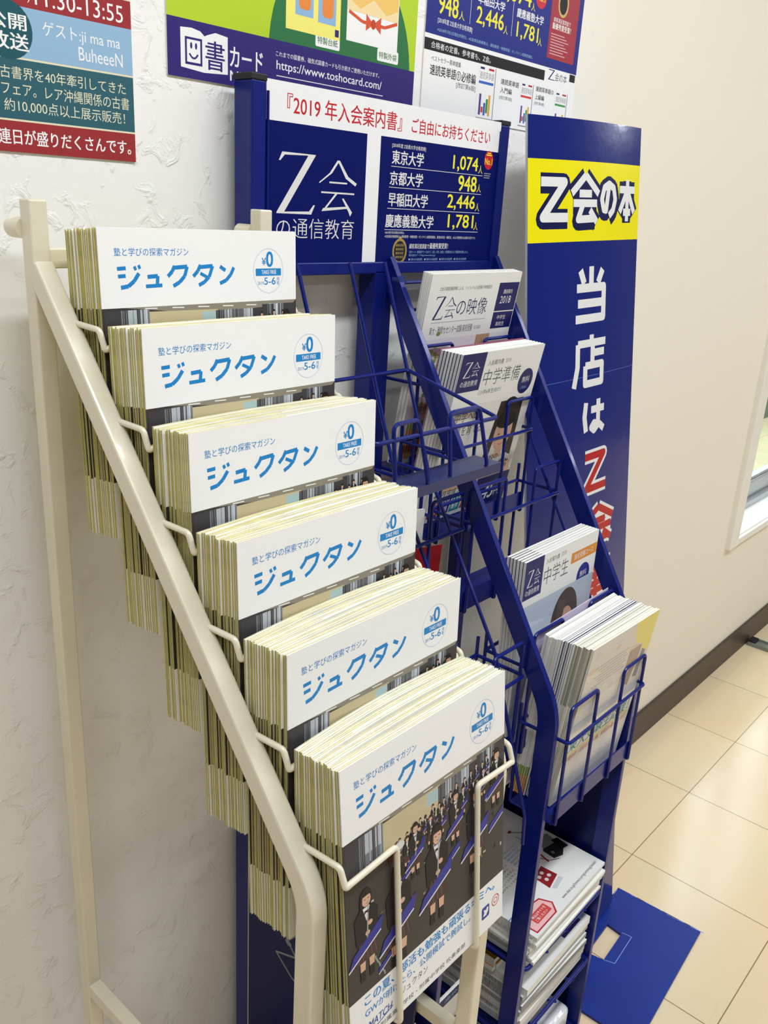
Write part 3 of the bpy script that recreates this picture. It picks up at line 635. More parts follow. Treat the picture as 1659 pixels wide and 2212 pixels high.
# floor flap with a cut-out
base_poly = [(1.118, -.236), (1.434, -.226), (1.443, -.397), (1.125, -.419)]
hole = [(1.240, -.262), (1.330, -.257), (1.326, -.288), (1.246, -.293)]
def slab(mb, quad, z0, z1, mi=0):
    vs = [(x, y, z0) for x, y in quad] + [(x, y, z1) for x, y in quad]; n_ = len(quad)
    mb.add(vs, [tuple(range(n_, 2*n_)), tuple(range(n_-1, -1, -1))] + [(k, (k+1) % n_, n_+(k+1) % n_, n_+k) for k in range(n_)], mi)
b = MB()
P_, Hh = base_poly, hole
for q in ([P_[0], P_[1], Hh[1], Hh[0]], [P_[1], P_[2], Hh[2], Hh[1]], [P_[2], P_[3], Hh[3], Hh[2]], [P_[3], P_[0], Hh[0], Hh[3]]): slab(b, q, .0005, .006)
for a_, c_ in (((1.330, -.2875), (1.333, -.306)), ((1.333, -.306), (1.253, -.312)), ((1.253, -.312), (1.246, -.293))):
    dx, dy = c_[0]-a_[0], c_[1]-a_[1]; l_ = math.hypot(dx, dy); nx, ny = -dy/l_*.0006, dx/l_*.0006
    slab(b, [(a_[0]+nx, a_[1]+ny), (c_[0]+nx, c_[1]+ny), (c_[0]-nx, c_[1]-ny), (a_[0]-nx, a_[1]-ny)], .006, .0062, 1)
rc = random.Random(4)
for k in range(26):
    e0, e1 = (P_[1], P_[2]) if k % 2 else (P_[0], P_[1])
    t0 = rc.uniform(.03, .95); dl = rc.uniform(.006, .03); ins = rc.uniform(.0012, .0032)
    dx, dy = e1[0]-e0[0], e1[1]-e0[1]; l_ = math.hypot(dx, dy); nx, ny = dy/l_, -dx/l_
    a_ = (e0[0]+dx*t0, e0[1]+dy*t0); c_ = (a_[0]+dx/l_*dl, a_[1]+dy/l_*dl)
    slab(b, [a_, c_, (c_[0]+nx*ins*.5, c_[1]+ny*ins*.5), (a_[0]+nx*ins, a_[1]+ny*ins)], .0059, .0063, 1)
bb_ = b.build('floor_flap', [mat('sign_flap_blue', '#0f2f8e', .4, .0, .3, vary=.12, nscale=9), ink('#8ea3dc')], sign); bb_.location = -so

# ---------------------------------------------------------------- blue display rack
XL, XM, XR = .6225, .820, 1.042          # left faces of the side rails
br = empty('display_rack', (.82, -.19, 0), 'dark blue wire display rack with header board and two columns of pockets', 'rack')
bo = Vector((-.82, .19, 0))
def bp_(mb, name, mats=BLUE, **k): return mb.build(name, mats, br, loc=bo, **k)
for x0, x1, zt_, cap in ((.6065, .6255, 1.408, 1), (1.0345, 1.0535, 1.408, 1), (.799, .831, 1.226, 0)):
    b = MB(); b.box(x0, x1, -.0412, -.014, 0, zt_); pst = bp_(b, 'back_post', bevel=.0015)
    if cap:
        b = MB(); b.box(x0-.001, x1+.001, -.0415, -.013, zt_, zt_+.006); b.build('post_cap', BLACKP, pst, bevel=.001)
b = MB(); b.box(.6265, 1.0335, -.0412, -.027, 1.222, 1.236)
bp_(b, 'header_rail', bevel=.0015)
# header board print (u from .617, v from 1.225)
HB = mat('header_blue', '#08145e', .5, 0, .08, vary=.03); HW = mat('header_white', '#efeff0', .4, 0, .3, vary=.0); HY = ink('#f2e83a', .4); 
p = Pr(); p.rect(3, 9, 411, 186, HB, 0); p.rect(3, 149, 411, 186, HW, 1); p.rect(152, 9, 175, 150, HW, 1)
p.text('『2019 年入会案内書』', 31, 156.5, 210, 176, ink('#c0222c', .4), 2, .012); p.text('ご自由にお持ちください', 228, 157, 388, 173, ink('#c0222c', .4), 2, .012)
def zlogo(p, u0, v0, u1, v1, ik, L=2):
    w_, h_ = u1-u0, v1-v0; zx = u0+w_*.47
    f = lambda x, y: (u0+(zx-u0)*x, v0+h_*y)
    p.poly([f(.14, 1), f(.98, 1), f(.98, .985), f(.2, .955), f(.1, .86), f(.06, .86)], ik, L); p.poly([f(.8, .99), f(.98, .99), f(.2, .02), f(.02, .02)], ik, L)
    p.poly([f(.02, .0), f(.9, .0), f(.99, .16), f(.95, .16), f(.84, .05), f(.02, .025)], ik, L)
    g_ = lambda x, y: (u0+w_*.5+w_*.5*x, v0+h_*.02+h_*.93*y)
    p.poly([g_(.47, 1), g_(.53, 1), g_(.34, .76), g_(.03, .56), g_(.02, .58), g_(.28, .76)], ik, L); p.poly([g_(.47, 1), g_(.53, 1), g_(.76, .72), g_(1.0, .6), g_(.96, .55), g_(.7, .68)], ik, L)
    p.rect(*g_(.28, .575), *g_(.74, .605), ik, L); p.rect(*g_(.08, .385), *g_(.94, .415), ik, L)
    p.poly([g_(.44, .39), g_(.5, .39), g_(.2, .09), g_(.13, .07)], ik, L); p.poly([g_(.1, .05), g_(.14, .11), g_(.8, .16), g_(.8, .12)], ik, L); p.poly([g_(.62, .3), g_(.66, .31), g_(.9, .05), g_(.85, -.03), g_(.8, .06)], ik, L)
zlogo(p, 17, 61, 138, 121, SHIRT); p.text('の通信教育', 18, 36, 136, 57, SHIRT, 2, -.008)
p.text('[2018年度 Z会員大学合格実績]', 195, 138, 257, 143.5, SHIRT, 2)
for k, (s1, s2, uu, vv, us, ue) in enumerate((('東京大学', '1,074', 196, 119.5, 313, 254), ('京都大学', '948', 194, 96.5, 327, 255), ('早稲田大学', '2,446', 193, 73, 307, 267), ('慶應義塾大学', '1,781', 190, 49, 311, 281))):
    p.text(s1, uu, vv+1.5, ue, vv+16.5, SHIRT, 2, .018); p.text(s2, us, vv+1, 366, vv+19.5, HY, 2, .028); p.text('人', 367.5, vv+1, 377, vv+11, HY, 2); p.rect(uu-1, vv-1.6, 378, vv-1, SHIRT, 2)
p.ell(389, 138, 10, 11.5, ink('#c8232e', .4), 2); p.text('No.1', 381, 132.5, 397, 140.5, HY, 3, .015); p.rect(383, 143.5, 395, 145, HY, 3); p.rect(385, 146, 393, 147.2, HY, 3)
for k in range(3): p.rect(381, 121-2.6*k, 396-k, 122.2-2.6*k, GREY, 2)
p.text('※2018年7月3日現在判明分。', 190, 43, 226, 46, SHIRT, 2); p.text('※Z会員合格者数は、通信教育・映像授業・オンライン授業受講生、教室本科生・講習生、および提携塾のZ会員の合計です。', 190, 38.5, 374, 41.8, SHIRT, 2)
p.ring(219, 23, 13.5, 15, 3.6, ink('#a98f4a', .4), 2, 24); p.ell(219, 23, 10.6, 12, BLK, 2); p.poly([(216, 38), (219, 41), (222, 38)], ink('#c8ab55', .4), 3)
for k in range(4): p.text('顧客満足', 211.5, 28.5-4.6*k, 226.5, 31.5-4.6*k, ink('#b9a368'), 3)
p.text('顧客満足度調査で', 237, 26, 276, 32, SHIRT, 2, .008); p.text('最優秀賞受賞！', 277, 26, 315, 33, SHIRT, 2, .015)
p.text('Z会がイード・通信教育アワード2017にて、幼児、小学生、高校生・大学受験の部において最優秀賞を受賞しました。', 237, 20.5, 360, 23.8, LBL, 2); p.text('株式会社イードhttp://www.iid.co.jp/', 237, 16.5, 290, 19.6, LBL, 2)
for k in range(4): p.rect(237+31*k, 12.2, 239+31*k, 14.2, SHIRT, 2); p.text('効果のある通信教育', 240.5+31*k, 11.8, 264+31*k, 14.8, LBL, 2)
o = p.build('header_board', lambda u, v, h: (.623+u/1000, -.0402-h/1000, 1.225+v/1000), br); o.location = bo
b = MB(); b.box(.6258, 1.0342, -.0400, -.034, 1.2362, 1.411); bp_(b, 'header_backing', BLUED)
for x in (.6262, 1.0318):
    b = MB(); b.box(x, x+.002, -.0425, -.034, 1.2365, 1.40); bp_(b, 'header_channel')
# side rails
for x in (XL, XM, XR):
    b = MB(); b.sweep([(-.034, 1.236), (-.333, .742), (-.333, .018)], x, x+.0085, .025, cr=.09); rl = bp_(b, 'side_rail', bevel=.0008)
    b = MB(); b.tube([(x+.004, -.050, 1.216), (x+.004, -.062, 1.216)], .005, 12); b.build('bolt', STEEL, rl, smooth=True)
    b = MB(); b.box(x-.004, x+.0125, -.346, -.320, 0, .018); b.build('foot', BLACKP, rl)
b = MB(); b.box(.5995, .6028, -.333, -.05, .02, .512); lp_ = bp_(b, 'side_panel', BLUED)
p = Pr(); p.path([(0, 0), (38, 16), (14, 42)], 3, GREY, 1); p.path([(18, 30), (40, 56), (64, 62)], 3, GREY, 1); p.ell(24, 30, 5, 4, GREY, 1, 12); p.path([(0, 0), (30, -22), (60, -30)], 3, GREY, 1)
o = p.build('panel_mark', lambda u, v, h: (-h/1000, -u/1000, v/1000), lp_); o.location = (.5993, -.105, .372)
b = MB(); b.box(XR+.0035, XR+.0075, -.325, -.05, .02, .60); bp_(b, 'side_panel', BLUED)
b = MB(); b.box(.621, XR+.0035, -.0455, -.0415, .02, .56); bp_(b, 'back_panel', BLUED)
# wire tiers: front loops, hoop wire, folded tray; standard 165 mm from tray to loop top
WR = .0023
def tier(xa, xb, y, zl, nm='wire_tier', hoop=True):
    zf = zl-.165; yb = y+.062; w_ = xb-xa
    b = MB()
    b.box(xa+.004, xb-.004, y, yb, zf-.0012, zf+.0006); b.box(xa+.006, xb-.006, y-.0012, y, zf-.0012, zf+.026)
    tr_ = bp_(b, 'tray')
    for u0, u1 in ((xa+.010, xa+.076), (xb-.067, xb-.006)):
        b = MB(); b.tube([(u0, y+.003, zf), (u0, y-.0035, zf-.003), (u0, y-.0035, zl), (u1, y-.0035, zl), (u1, y-.0035, zf-.003), (u1, y+.003, zf)], WR, 8, cr=.007); b.build('loop', BLUE, tr_, smooth=True)
    b = MB(); b.tube([(xa+.006, yb, zl-.045), (xa+.006, y-.008, zl-.045), (xb-.004, y-.008, zl-.045), (xb-.004, yb, zl-.045)], WR, 8, cr=.006)
    b.tube([(xa+.006, yb, zl-.045), (xb-.004, yb, zl-.045)], WR, 8); b.build('hoop', BLUE, tr_, smooth=True)
    for xx in (xa+.006, xb-.004):
        b = MB(); b.tube([(xx, yb, zl-.02), (xx, yb, zf), (xx, y, zf)], WR, 8, cr=.004); b.build('side_wire', BLUE, tr_, smooth=True)
RT = [(-.082, 1.138), (-.130, 1.061), (-.184, .982), (-.289, .823), (-.350, .748)]
for k, (y, zl) in enumerate(RT):
    tier(XM+.009, XR, y, zl)
    if k in (2, 3): tier(XL+.009, XM, y, zl)
# long slanting support wires behind the tiers
for x in (.660, .742, .802, 1.035):
    b = MB(); b.tube(([(x, -.052, 1.236), (x, -.057, 1.224)] if x < 1 else [(x, -.126, 1.04)]) + [(x, -.140, 1.0), (x, -.262, .80), (x, -.330, .60), (x, -.332, .56)], WR, 8, cr=.03); bp_(b, 'support_wire', smooth=True)
# short cross loops under the header in the right column
for x0, x1 in ((.836, .888), (.952, 1.015)):
    b = MB(); b.tube([(x0, -.052, 1.178), (x0, -.052, 1.212), (x1, -.052, 1.212), (x1, -.052, 1.178)], WR, 8, cr=.008); b.tube([(x0, -.052, 1.178), (x1, -.052, 1.178)], WR, 8); bp_(b, 'back_loop', smooth=True)
# deep wire basket in the left column
b = MB(); b.box(.622, .806, -.238, -.203, 1.0305, 1.033); b.box(.622, .806, -.240, -.238, 1.022, 1.033); bk_ = bp_(b, 'basket_floor', mat('basket_steel', '#222c60', .4, .2, vary=.06))
b = MB()
b.tube([(.598, -.098, 1.116), (.801, -.098, 1.116), (.801, -.232, 1.084), (.598, -.232, 1.086), (.598, -.1, 1.115)], WR, 8, cr=.006); b.build('hoop', BLUE, bk_, smooth=True)
for u0, u1 in ((.628, .666), (.717, .770)):
    b = MB(); b.tube([(u0, -.150, 1.03), (u0, -.236, 1.028), (u0-.004, -.231, 1.101), (u1-.004, -.231, 1.101), (u1+.010, -.240, 1.030), (u1+.01, -.150, 1.03)], WR, 8, cr=.008); b.build('loop', BLUE, bk_, smooth=True)
# lower shelves
for xa, xb in ((XL+.009, XM), (XM+.009, XR)):
    for z in ((.335, .200, .055) if xa > .8 else (.055,)):
        b = MB(); b.box(xa+.002, xb-.002, -.330, -.052, z-.0015, z); sh = bp_(b, 'shelf', BLUED)
        b = MB(); b.tube([(xa+.003, -.06, z+.004), (xa+.003, -.345, z+.004), (xb-.003, -.345, z+.004), (xb-.003, -.06, z+.004)], .0032, 10, cr=.01)
        for t_ in (.25, .5, .75): xx = xa+(xb-xa)*t_; b.tube([(xx, -.06, z-.003), (xx, -.341, z-.003), (xx, -.349, z+.004)], .0022, 8)
        b.build('front_wire', BLUE, sh, smooth=True)

# ---------------------------------------------------------------- brochures in the blue rack
def brochure(W, H, T, pr, edge, cover=GW, back=None, side=None):
    r0 = bpy.data.objects.new('brochure', None); COL.objects.link(r0); r0.empty_display_size = .03
    q = Pr(); q.rect(0, 0, W*1000, H*1000, cover, 0)
    if pr: q.it += pr.it
    q.build('cover', lambda u, v, h: (u/1000, -.0002-h/1000, v/1000), r0)
    b = MB()
    if side:
        z = 0
        for hh, mi in side: b.box(.0002, W-.0002, 0, T-.0004, z, min(H, z+hh), 0, (0, 1, 1, 1, mi, mi)); z += hh
        b.build('pages', [edge, edge] + side_m, r0)
    else:
        b.box(.0003, W-.0004, 0, T-.0004, .0002, H-.0004); b.build('pages', edge, r0)
    b = MB(); b.box(0, W, T-.0004, T-.0001, 0, H); b.build('back_cover', back or cover, r0)
    return r0
def place(o, x, y, z, lean, yaw=0., tilt=0.):
    o.location = (x, y, z); o.rotation_euler = (-lean, tilt, yaw)
LEAF = ink('#8fb04a'); WOOD = ink('#c2a184'); PALE = ink('#dedbe0'); TANP = ink('#d8b48e'); PENC = ink('#d88a2c')
# topmost pocket: pale video course brochure (three)
W_, H_ = 195, 250
p = Pr(); p.text('Z会の精鋭講師陣による、ハイレベルな授業を映像配信', 20, H_-21, 130, H_-16, DGREY, 1)
zlogo(p, 15, H_-57, 60, H_-28, NAVY, 1); p.text('の映像', 62, H_-54, 128, H_-32, NAVY, 1, -.005); p.rect(14, H_-61, 130, H_-60.4, GREY, 1); p.text('東大・難関大/センター試験/高校受験', 15, H_-76, 105, H_-66, DGREY, 1); p.text('対応講座', 108, H_-74, 124, H_-69, GREY, 1)
p.rect(147, H_-52, 194, H_-14, NAVY, 1); p.text('講座案内', 160, H_-29, 181, H_-23, SHIRT, 2); p.text('2018', 156, H_-42, 181, H_-32, SHIRT, 2); p.rect(147, H_-76, 194, H_-53.5, NAVY, 1); p.text('中学生', 158, H_-64, 178, H_-58, SHIRT, 2); p.text('高校生', 158, H_-73, 178, H_-67, SHIRT, 2)
p.rect(10, 6, 190, H_-82, PALE, 1); p.rect(118, 60, 150, H_-82, WOOD, 2); 
for k in range(7): p.rect(120+4.2*k, 60, 121.2+4.2*k, H_-82, ink('#8d6a4e'), 3)
rn = random.Random(5)
for k in range(34): p.ell(40+rn.gauss(0, 9), 120+rn.gauss(0, 22), 4.2, 2.6, ink(rn.choice(('#8fb04a', '#a9c268', '#6f9440'))), 2+.05*k, 10)
p.text('自宅でもどこでも', 16, 84, 84, 93, DGREY, 4); p.text('映像授業', 22, 66, 72, 80, ink('#6f8f3a'), 4)
p.rect(0, 0, 195, 60, GW, 4); 
for k in range(8): p.rect(8+5.5*k, 6, 12+5.5*k, 48, PENC, 5); p.rect(8+5.5*k, 48, 12+5.5*k, 58, LEAF, 5)
a = brochure(.195, .250, .0034, p, PWHITE)
b2 = [a, copy_tree(a), copy_tree(a)]
for k, o in enumerate(b2):
    place(o, .842-.002*k, -.0545+.0040*k, .979+.001*k, R(-9.2))
    tag(o, ['white brochure with navy date box at front of the topmost right pocket', 'second white brochure behind the front one in the topmost right pocket', 'rearmost white brochure in the topmost right pocket of the blue rack'][k], 'brochure', 'brochures in the topmost right pocket')
# second pocket: junior high preparation brochures (seven, one magenta behind)
W_, H_ = 184, 252
p = Pr(); p.rect(0, H_-50, 50, H_, NAVY, 1); zlogo(p, 9, H_-31, 41, H_-11, SHIRT, 2); p.text('の通信教育', 7, H_-43, 43, H_-35, SHIRT, 2)
p.text('入会案内書', 57, H_-19, 92, H_-12, DGREY, 1); p.text('2018', 96, H_-18, 108, H_-13, GREY, 1); p.text('中学準備', 55, H_-46, 138, H_-24, DGREY, 1, -.008); p.text('〔小学6年生向け〕', 52, H_-58, 102, H_-51, DGREY, 1)
p.rect(0, 52, W_, H_-70, ink('#e3dfd8'), 1); 
p.ell(138, H_-108, 28, 38, HAIR, 2); p.poly([(112, H_-74), (166, H_-74), (172, H_-190), (160, H_-200), (150, H_-130), (120, H_-120), (108, H_-196), (96, H_-200)], ink('#332b28'), 2); p.ell(137, H_-122, 21, 27, SKIN, 3); p.ell(137, H_-103, 23, 13, HAIR, 4)
p.ell(128, H_-124, 2.6, 1.1, HAIR, 4, 10); p.ell(146, H_-124, 2.6, 1.1, HAIR, 4, 10); p.path([(132, H_-139), (137, H_-140.5), (142, H_-139)], .9, RED, 4); p.poly([(130, H_-143), (144, H_-143), (148, H_-160), (126, H_-160)], SKIN, 2.5)
p.poly([(92, 52), (100, H_-160), (128, H_-152), (137, H_-162), (147, H_-152), (172, H_-162), (180, 52)], WHITE, 2.2)
p.poly([(20, 60), (50, 90), (176, 82), (182, 56)], TANP, 4)
p.text('中学への', 14, H_-92, 68, H_-78, DGREY, 3); p.text('自信を育てる', 12, H_-112, 80, H_-98, DGREY, 3); p.text('教材。', 12, H_-132, 46, H_-118, DGREY, 3)
p.ell(158, H_-50, 17, 18, NAVY, 5); p.text('無料', 149, H_-52, 167, H_-43, SHIRT, 6); p.text('ご自由に', 150, H_-61, 166, H_-57, LBL, 6)
p.rect(0, 30, W_, 52, WHITE, 4); p.text('小学校の', 16, 86, 56, 95, BLK, 5, .01); p.text('総復習', 14, 66, 66, 84, BLK, 5, .02, .15); p.text('中学校の', 96, 90, 140, 99, BLK, 5, .01); p.text('先取りを学ぶ', 92, 70, 168, 87, BLK, 5, .02, .15); p.text('4カ月完成プログラム', 10, 53, 112, 62, BLK, 5, 0, .15)
for k, (s1, s2, cc) in enumerate((('11月', '英語', '#b5262b'), ('12月', '国語', '#4a3f92'), ('1月', '数学', '#1e8c96'), ('2月', '英語', '#c23a2c'))):
    p.poly([(4+24*k, 26), (26+24*k, 26), (30+24*k, 50), (8+24*k, 50)], ink(cc), 5); p.text(s1, 10+24*k, 39, 24+24*k, 47, WHITE, 6, .01, .1); p.text(s2, 8+24*k, 29, 22+24*k, 37, WHITE, 6, .01, .1)
p.rect(106, 20, W_, 64, NAVY, 5.5); p.text('45', 126, 27, 152, 50, WHITE, 6, .03, .15); p.text('円', 156, 29, 170, 40, WHITE, 6)
p.rect(0, 0, W_, 20, ink('#2b3684'), 5)
a = brochure(.184, .252, .0036, p, PWHITE)
NVS = ink('#d2d1d0')
for k in range(7):
    o = a if k == 0 else copy_tree(a)
    place(o, .8475-.0009*k, -.0985+.0040*k, .889+.0003*k, R(-10.8+.08*k), R(-.1*k))
    tag(o, 'front junior high brochure showing a girl with long hair, second right pocket' if k == 0 else 'white and navy brochure behind the one showing a long haired girl', 'brochure', 'brochures in the second right pocket')
a2 = brochure(.184, .253, .002, None, PGREY, cover=ink('#b54078'))
place(a2, .842, -.0985+.0040*7, .891, R(-10.2), 0); tag(a2, 'magenta booklet rearmost behind the navy and white brochures', 'brochure')
# fourth pocket: junior high student brochures (six)
W_, H_ = 180, 245
p = Pr(); p.rect(0, H_-52, 42, H_, NAVY, 1); zlogo(p, 7, H_-36, 36, H_-14, SHIRT, 2); p.text('の通信教育', 5, H_-47, 37, H_-39, SHIRT, 2)
p.text('入会案内書', 48, H_-15, 80, H_-8, DGREY, 1); p.text('2018', 84, H_-14, 96, H_-8, GREY, 1); p.text('中学生', 46, H_-44, 106, H_-20, DGREY, 1, -.008)
p.rect(112, H_-33, 179.5, H_-18, ink('#d98a35'), 1); p.text('高校受験コース', 120, H_-30, 170, H_-21, GW, 2); p.ell(150, H_-58, 17, 17.5, ink('#1b2a82'), 1); p.text('無料', 141, H_-60, 159, H_-51, SHIRT, 2); p.text('ご自由に', 142, H_-69, 158, H_-65, LBL, 2)
p.rect(0, 10, W_, H_-62, ink('#b9c3d0'), 1); p.poly([(0, 10), (W_, 10), (W_, H_-110), (0, H_-84)], ink('#c9d3da'), 1.5)
p.ell(112, H_-112, 34, 46, ink('#4e433e'), 2, 40); p.poly([(78, H_-112), (146, H_-112), (150, 20), (66, 20)], ink('#4e433e'), 2); p.ell(116, H_-130, 21, 36, ink('#d3a58c'), 3); p.poly([(92, H_-78), (112, H_-82), (100, H_-150), (86, H_-160)], ink('#5c504a'), 4); p.ell(108, H_-132, 2.6, 1.2, HAIR, 5, 10); p.ell(126, H_-132, 2.6, 1.2, HAIR, 5, 10)
p.text('一人ひとりの', 40, 60, 96, 68, DGREY, 5); p.text('志望校に合格', 40, 46, 92, 54, DGREY, 5)
a = brochure(.180, .245, .0036, p, PWHITE)
for k in range(6):
    o = a if k == 0 else copy_tree(a)
    place(o, .848-.0006*k, -.2637+.0040*k, .6600+.0003*k, R(.1*k))
    tag(o, 'front student brochure with orange ribbon and brown haired head, fourth right pocket' if k == 0 else 'white brochure behind the one with the orange ribbon', 'brochure', 'brochures in the fourth right pocket')
# left column: small pamphlets in the third pocket
p = Pr(); p.rect(34, 84, 82, 126, NAVY, 1); zlogo(p, 40, 102, 76, 122, SHIRT, 2); p.text('の通信教育', 38, 90, 78, 98, SHIRT, 2); p.ell(88, 62, 7, 8, ink('#d889b0'), 1)
a = brochure(.10, .138, .003, p, PWHITE); place(a, .700, -.138, .819, R(3), 0, R(6)); tag(a, 'white pamphlet with navy square in the left column pocket', 'brochure')
a = brochure(.10, .100, .003, None, PGREY, cover=ink('#b81c26')); place(a, .708, -.160, .819, R(2), 0, R(8)); tag(a, 'red pamphlet in front of the white one in the left column', 'brochure')
# front bin: mixed booklets
side_m = [PGREY, PWHITE, mat('booklet_orange_edge', '#d29130', .6, vary=.15, nscale=300), mat('booklet_green_edge', '#7da23c', .6, vary=.15, nscale=300)]
p = Pr(); 
p.rect(0, 118, 178, 252, ink('#ddd6cb'), 1); p.poly([(112, 252), (178, 252), (178, 190), (160, 182), (150, 208), (128, 214)], ink('#eadc7c'), 2)
wc = random.Random(9)
for k in range(26): p.ell(wc.uniform(10, 168), wc.uniform(122, 240), wc.uniform(6, 18), wc.uniform(2, 6), ink(wc.choice(('#d6cfcf', '#cfc9cf', '#e2dbc9', '#d9d0bd', '#cdd0d4', '#d8c8b4'))), 1.5+.03*k, 16)
for k in range(7): p.rect(22+8*(k % 3), 214-5*k, 110-6*(k % 2), 215.2-5*k, ink('#b3aaa6'), 3)
p.rrect(116, 176, 150, 206, 3, ink('#b39c8c'), 3); p.poly([(122, 150), (134, 178), (148, 176), (140, 140)], ink('#a58c80'), 3); p.poly([(150, 150), (156, 196), (168, 190), (164, 146)], ink('#8d8790'), 3)
p.rect(0, 122, 178, 134, ink('#b9bfc9'), 2.6); p.rect(0, 0, 178, 118, ink('#ece8e2'), 1); 
p.rrect(60, 138, 112, 160, 2, ink('#e8e2d6'), 3)
p.text('東大受験生応援！', 8, 86, 168, 106, ink('#2f8f93'), 3, .012, .1); p.rect(6, 80, 172, 84, ink('#efe08a'), 2); p.text('先輩の声・活用法を大公開。勉強法も載っています', 8, 70, 170, 79, ink('#cf6a4a'), 3)
p.it = [([(x, y*.936) for x, y in v_], f_, i_, l_) for v_, f_, i_, l_ in p.it]
a = brochure(.178, .236, .0026, p, PWHITE, cover=GW, back=ink('#cfc56a'))
NB = 22
side_p = brochure(.178, .236, .0026, None, PWHITE, cover=GW, side=[(.03, 4), (.014, 5), (.26, 3)])
side_g = brochure(.178, .235, .0026, None, PWHITE, cover=GW, back=ink('#cfc56a'), side=[(.15, 3), (.11, 2)])
side_b = brochure(.178, .236, .0026, None, PWHITE, cover=NAVY)
usedb = set()
for k in range(NB):
    if k == 0: o = a; lab = 'front booklet with teal lettering in the bottom bin of the blue rack'; grp = None
    else:
        pr_ = side_g if k < 8 else side_b if 9 <= k < 14 else side_p
        if id(pr_) in usedb: o = copy_tree(pr_)
        else: o = pr_; usedb.add(id(pr_))
        lab, grp = (('grey edged booklet just behind the front one in the bottom bin', 'grey booklets in the bin') if pr_ is side_g else ('navy covered booklet in the middle of the bottom bin', 'navy booklets in the bin') if pr_ is side_b else ('white booklet with orange foot at the back of the bottom bin', 'orange footed booklets in the bin'))
    f_ = k/(NB-1)
    ln = R(-6.4+.6*f_)
    place(o, .852+.006*(1-f_)+rj.uniform(-.001, .001), -.333+.0027*k, .5845+rj.uniform(0, .0016), ln, R(-.3+.6*f_), R(1.2*(1-f_)))
    tag(o, lab, 'booklet', grp)
lv = bpy.data.objects.new('leaflet', None); COL.objects.link(lv)
b = MB(); b.box(0, .182, 0, .0008, 0, .236); b.build('sheet', mat('lavender_paper', '#d9cfe6', .6, vary=.03), lv); place(lv, .850, -.270, .588, R(-5), 0, R(-1.5)); tag(lv, 'lavender leaflet standing at the back of the bottom bin', 'leaflet')
# booklet standing low in the left column
p = Pr(); p.rect(0, 279, 120, 297, NAVY, 1); p.text('高校生', 60, 284, 100, 292, LBL, 2); p.rect(0, 0, 120, 237, ink('#d6d0cc'), 1); p.ell(86, 195, 30, 36, HAIR, 2); p.ell(80, 171, 22, 28, SKIN, 3); p.ell(103, 175, 5, 8, SKIN, 4); p.ell(86, 211, 29, 18, HAIR, 4); p.path([(20, 277), (44, 237)], 1, ink('#d59a9a'), 2)
a = brochure(.12, .297, .004, p, PWHITE); place(a, .655, -.268, .0575, R(-6)); tag(a, 'booklet with navy strip and dark haired head low behind the cream rack', 'brochure')

# ---------------------------------------------------------------- flyers and booklets lying on the lower shelves
def lying(name, W, D, T, pr, base, edge, parent_name='cover'):
    r0 = bpy.data.objects.new(name, None); COL.objects.link(r0); r0.empty_display_size = .03
    q = Pr(); q.rect(0, 0, W*1000, D*1000, base, 0)
    if pr: q.it += pr.it
    q.build('top_sheet', lambda u, v, h: (u/1000-W/2, v/1000-D/2, T+.0001+h/1000), r0)
    b = MB(); b.box(-W/2, W/2, -D/2, D/2, 0, T); b.build('pages', edge, r0)
    return r0
p = Pr(); TL2 = ink('#2a8f9a'); LCY = ink('#9fcfd6')
p.rect(0, 150, 70, 276, ink('#bfe0e2'), 1); 
for k in range(12): p.text('プログラミングの力', 6, 262-8*k, 62-4*(k % 3), 266-8*k, DGREY, 2)
p.rect(0, 128, 92, 146, TL2, 1); p.text('体験講座', 40, 132, 84, 142, WHITE, 2)
for k in range(7): p.text('ロボットを動かすしくみを学ぶ', 6, 116-6.5*k, 88-5*(k % 2), 120-6.5*k, DGREY, 2)
for k in range(8): p.text('課題を解決する力が身につく', 96, 118-6*k, 138-4*(k % 2), 121.5-6*k, ink('#4f86b0'), 2)
p.path([(0, 44), (60, 44), (84, 52), (150, 104), (150, 128)], 1.4, ink('#2f86c4'), 2)
# printed robot kit
for a_ in (((138, 62), (150, 104)), ((150, 104), (170, 100))): p.line(*a_, 3, ink('#a8272e'), 4)
p.poly([(150, 60), (166, 54), (182, 62), (184, 84), (170, 90), (152, 80)], ink('#2a2a2e'), 3); p.poly([(158, 82), (186, 76), (190, 96), (170, 106), (156, 98)], ink('#8b8d90'), 4); p.poly([(176, 62), (190, 58), (194, 80), (182, 84)], ink('#1c1c20'), 4)
p.path([(136, 92), (134, 78), (142, 62), (156, 54)], 1.2, BLK, 5); p.ell(138, 100, 4, 4, ink('#8d2a2c'), 5); p.ell(147, 106, 4, 4, ink('#8d2a2c'), 5); p.ell(168, 110, 5, 4, ink('#b02a30'), 5); p.ell(160, 68, 3, 3, GREY, 5)
p.path([(150, 142), (162, 128), (176, 120)], 2.2, GREY, 4); p.ell(152, 140, 4, 2.4, ink('#9a2a2e'), 5)
p.poly([(92, 34), (124, 40), (122, 66), (94, 62)], ink('#8d2027'), 3); p.poly([(94, 32), (122, 37), (124, 30), (98, 26)], ink('#c9cbd0'), 3)
for a_ in ((100, 56), (110, 58), (104, 46), (114, 48)): p.ell(a_[0], a_[1], 3.4, 3, ink('#d8c9c9'), 4)
p.text('www.zkai.co.jp/home/z-programming/idolab/', 88, 8, 188, 14, BLK, 3)
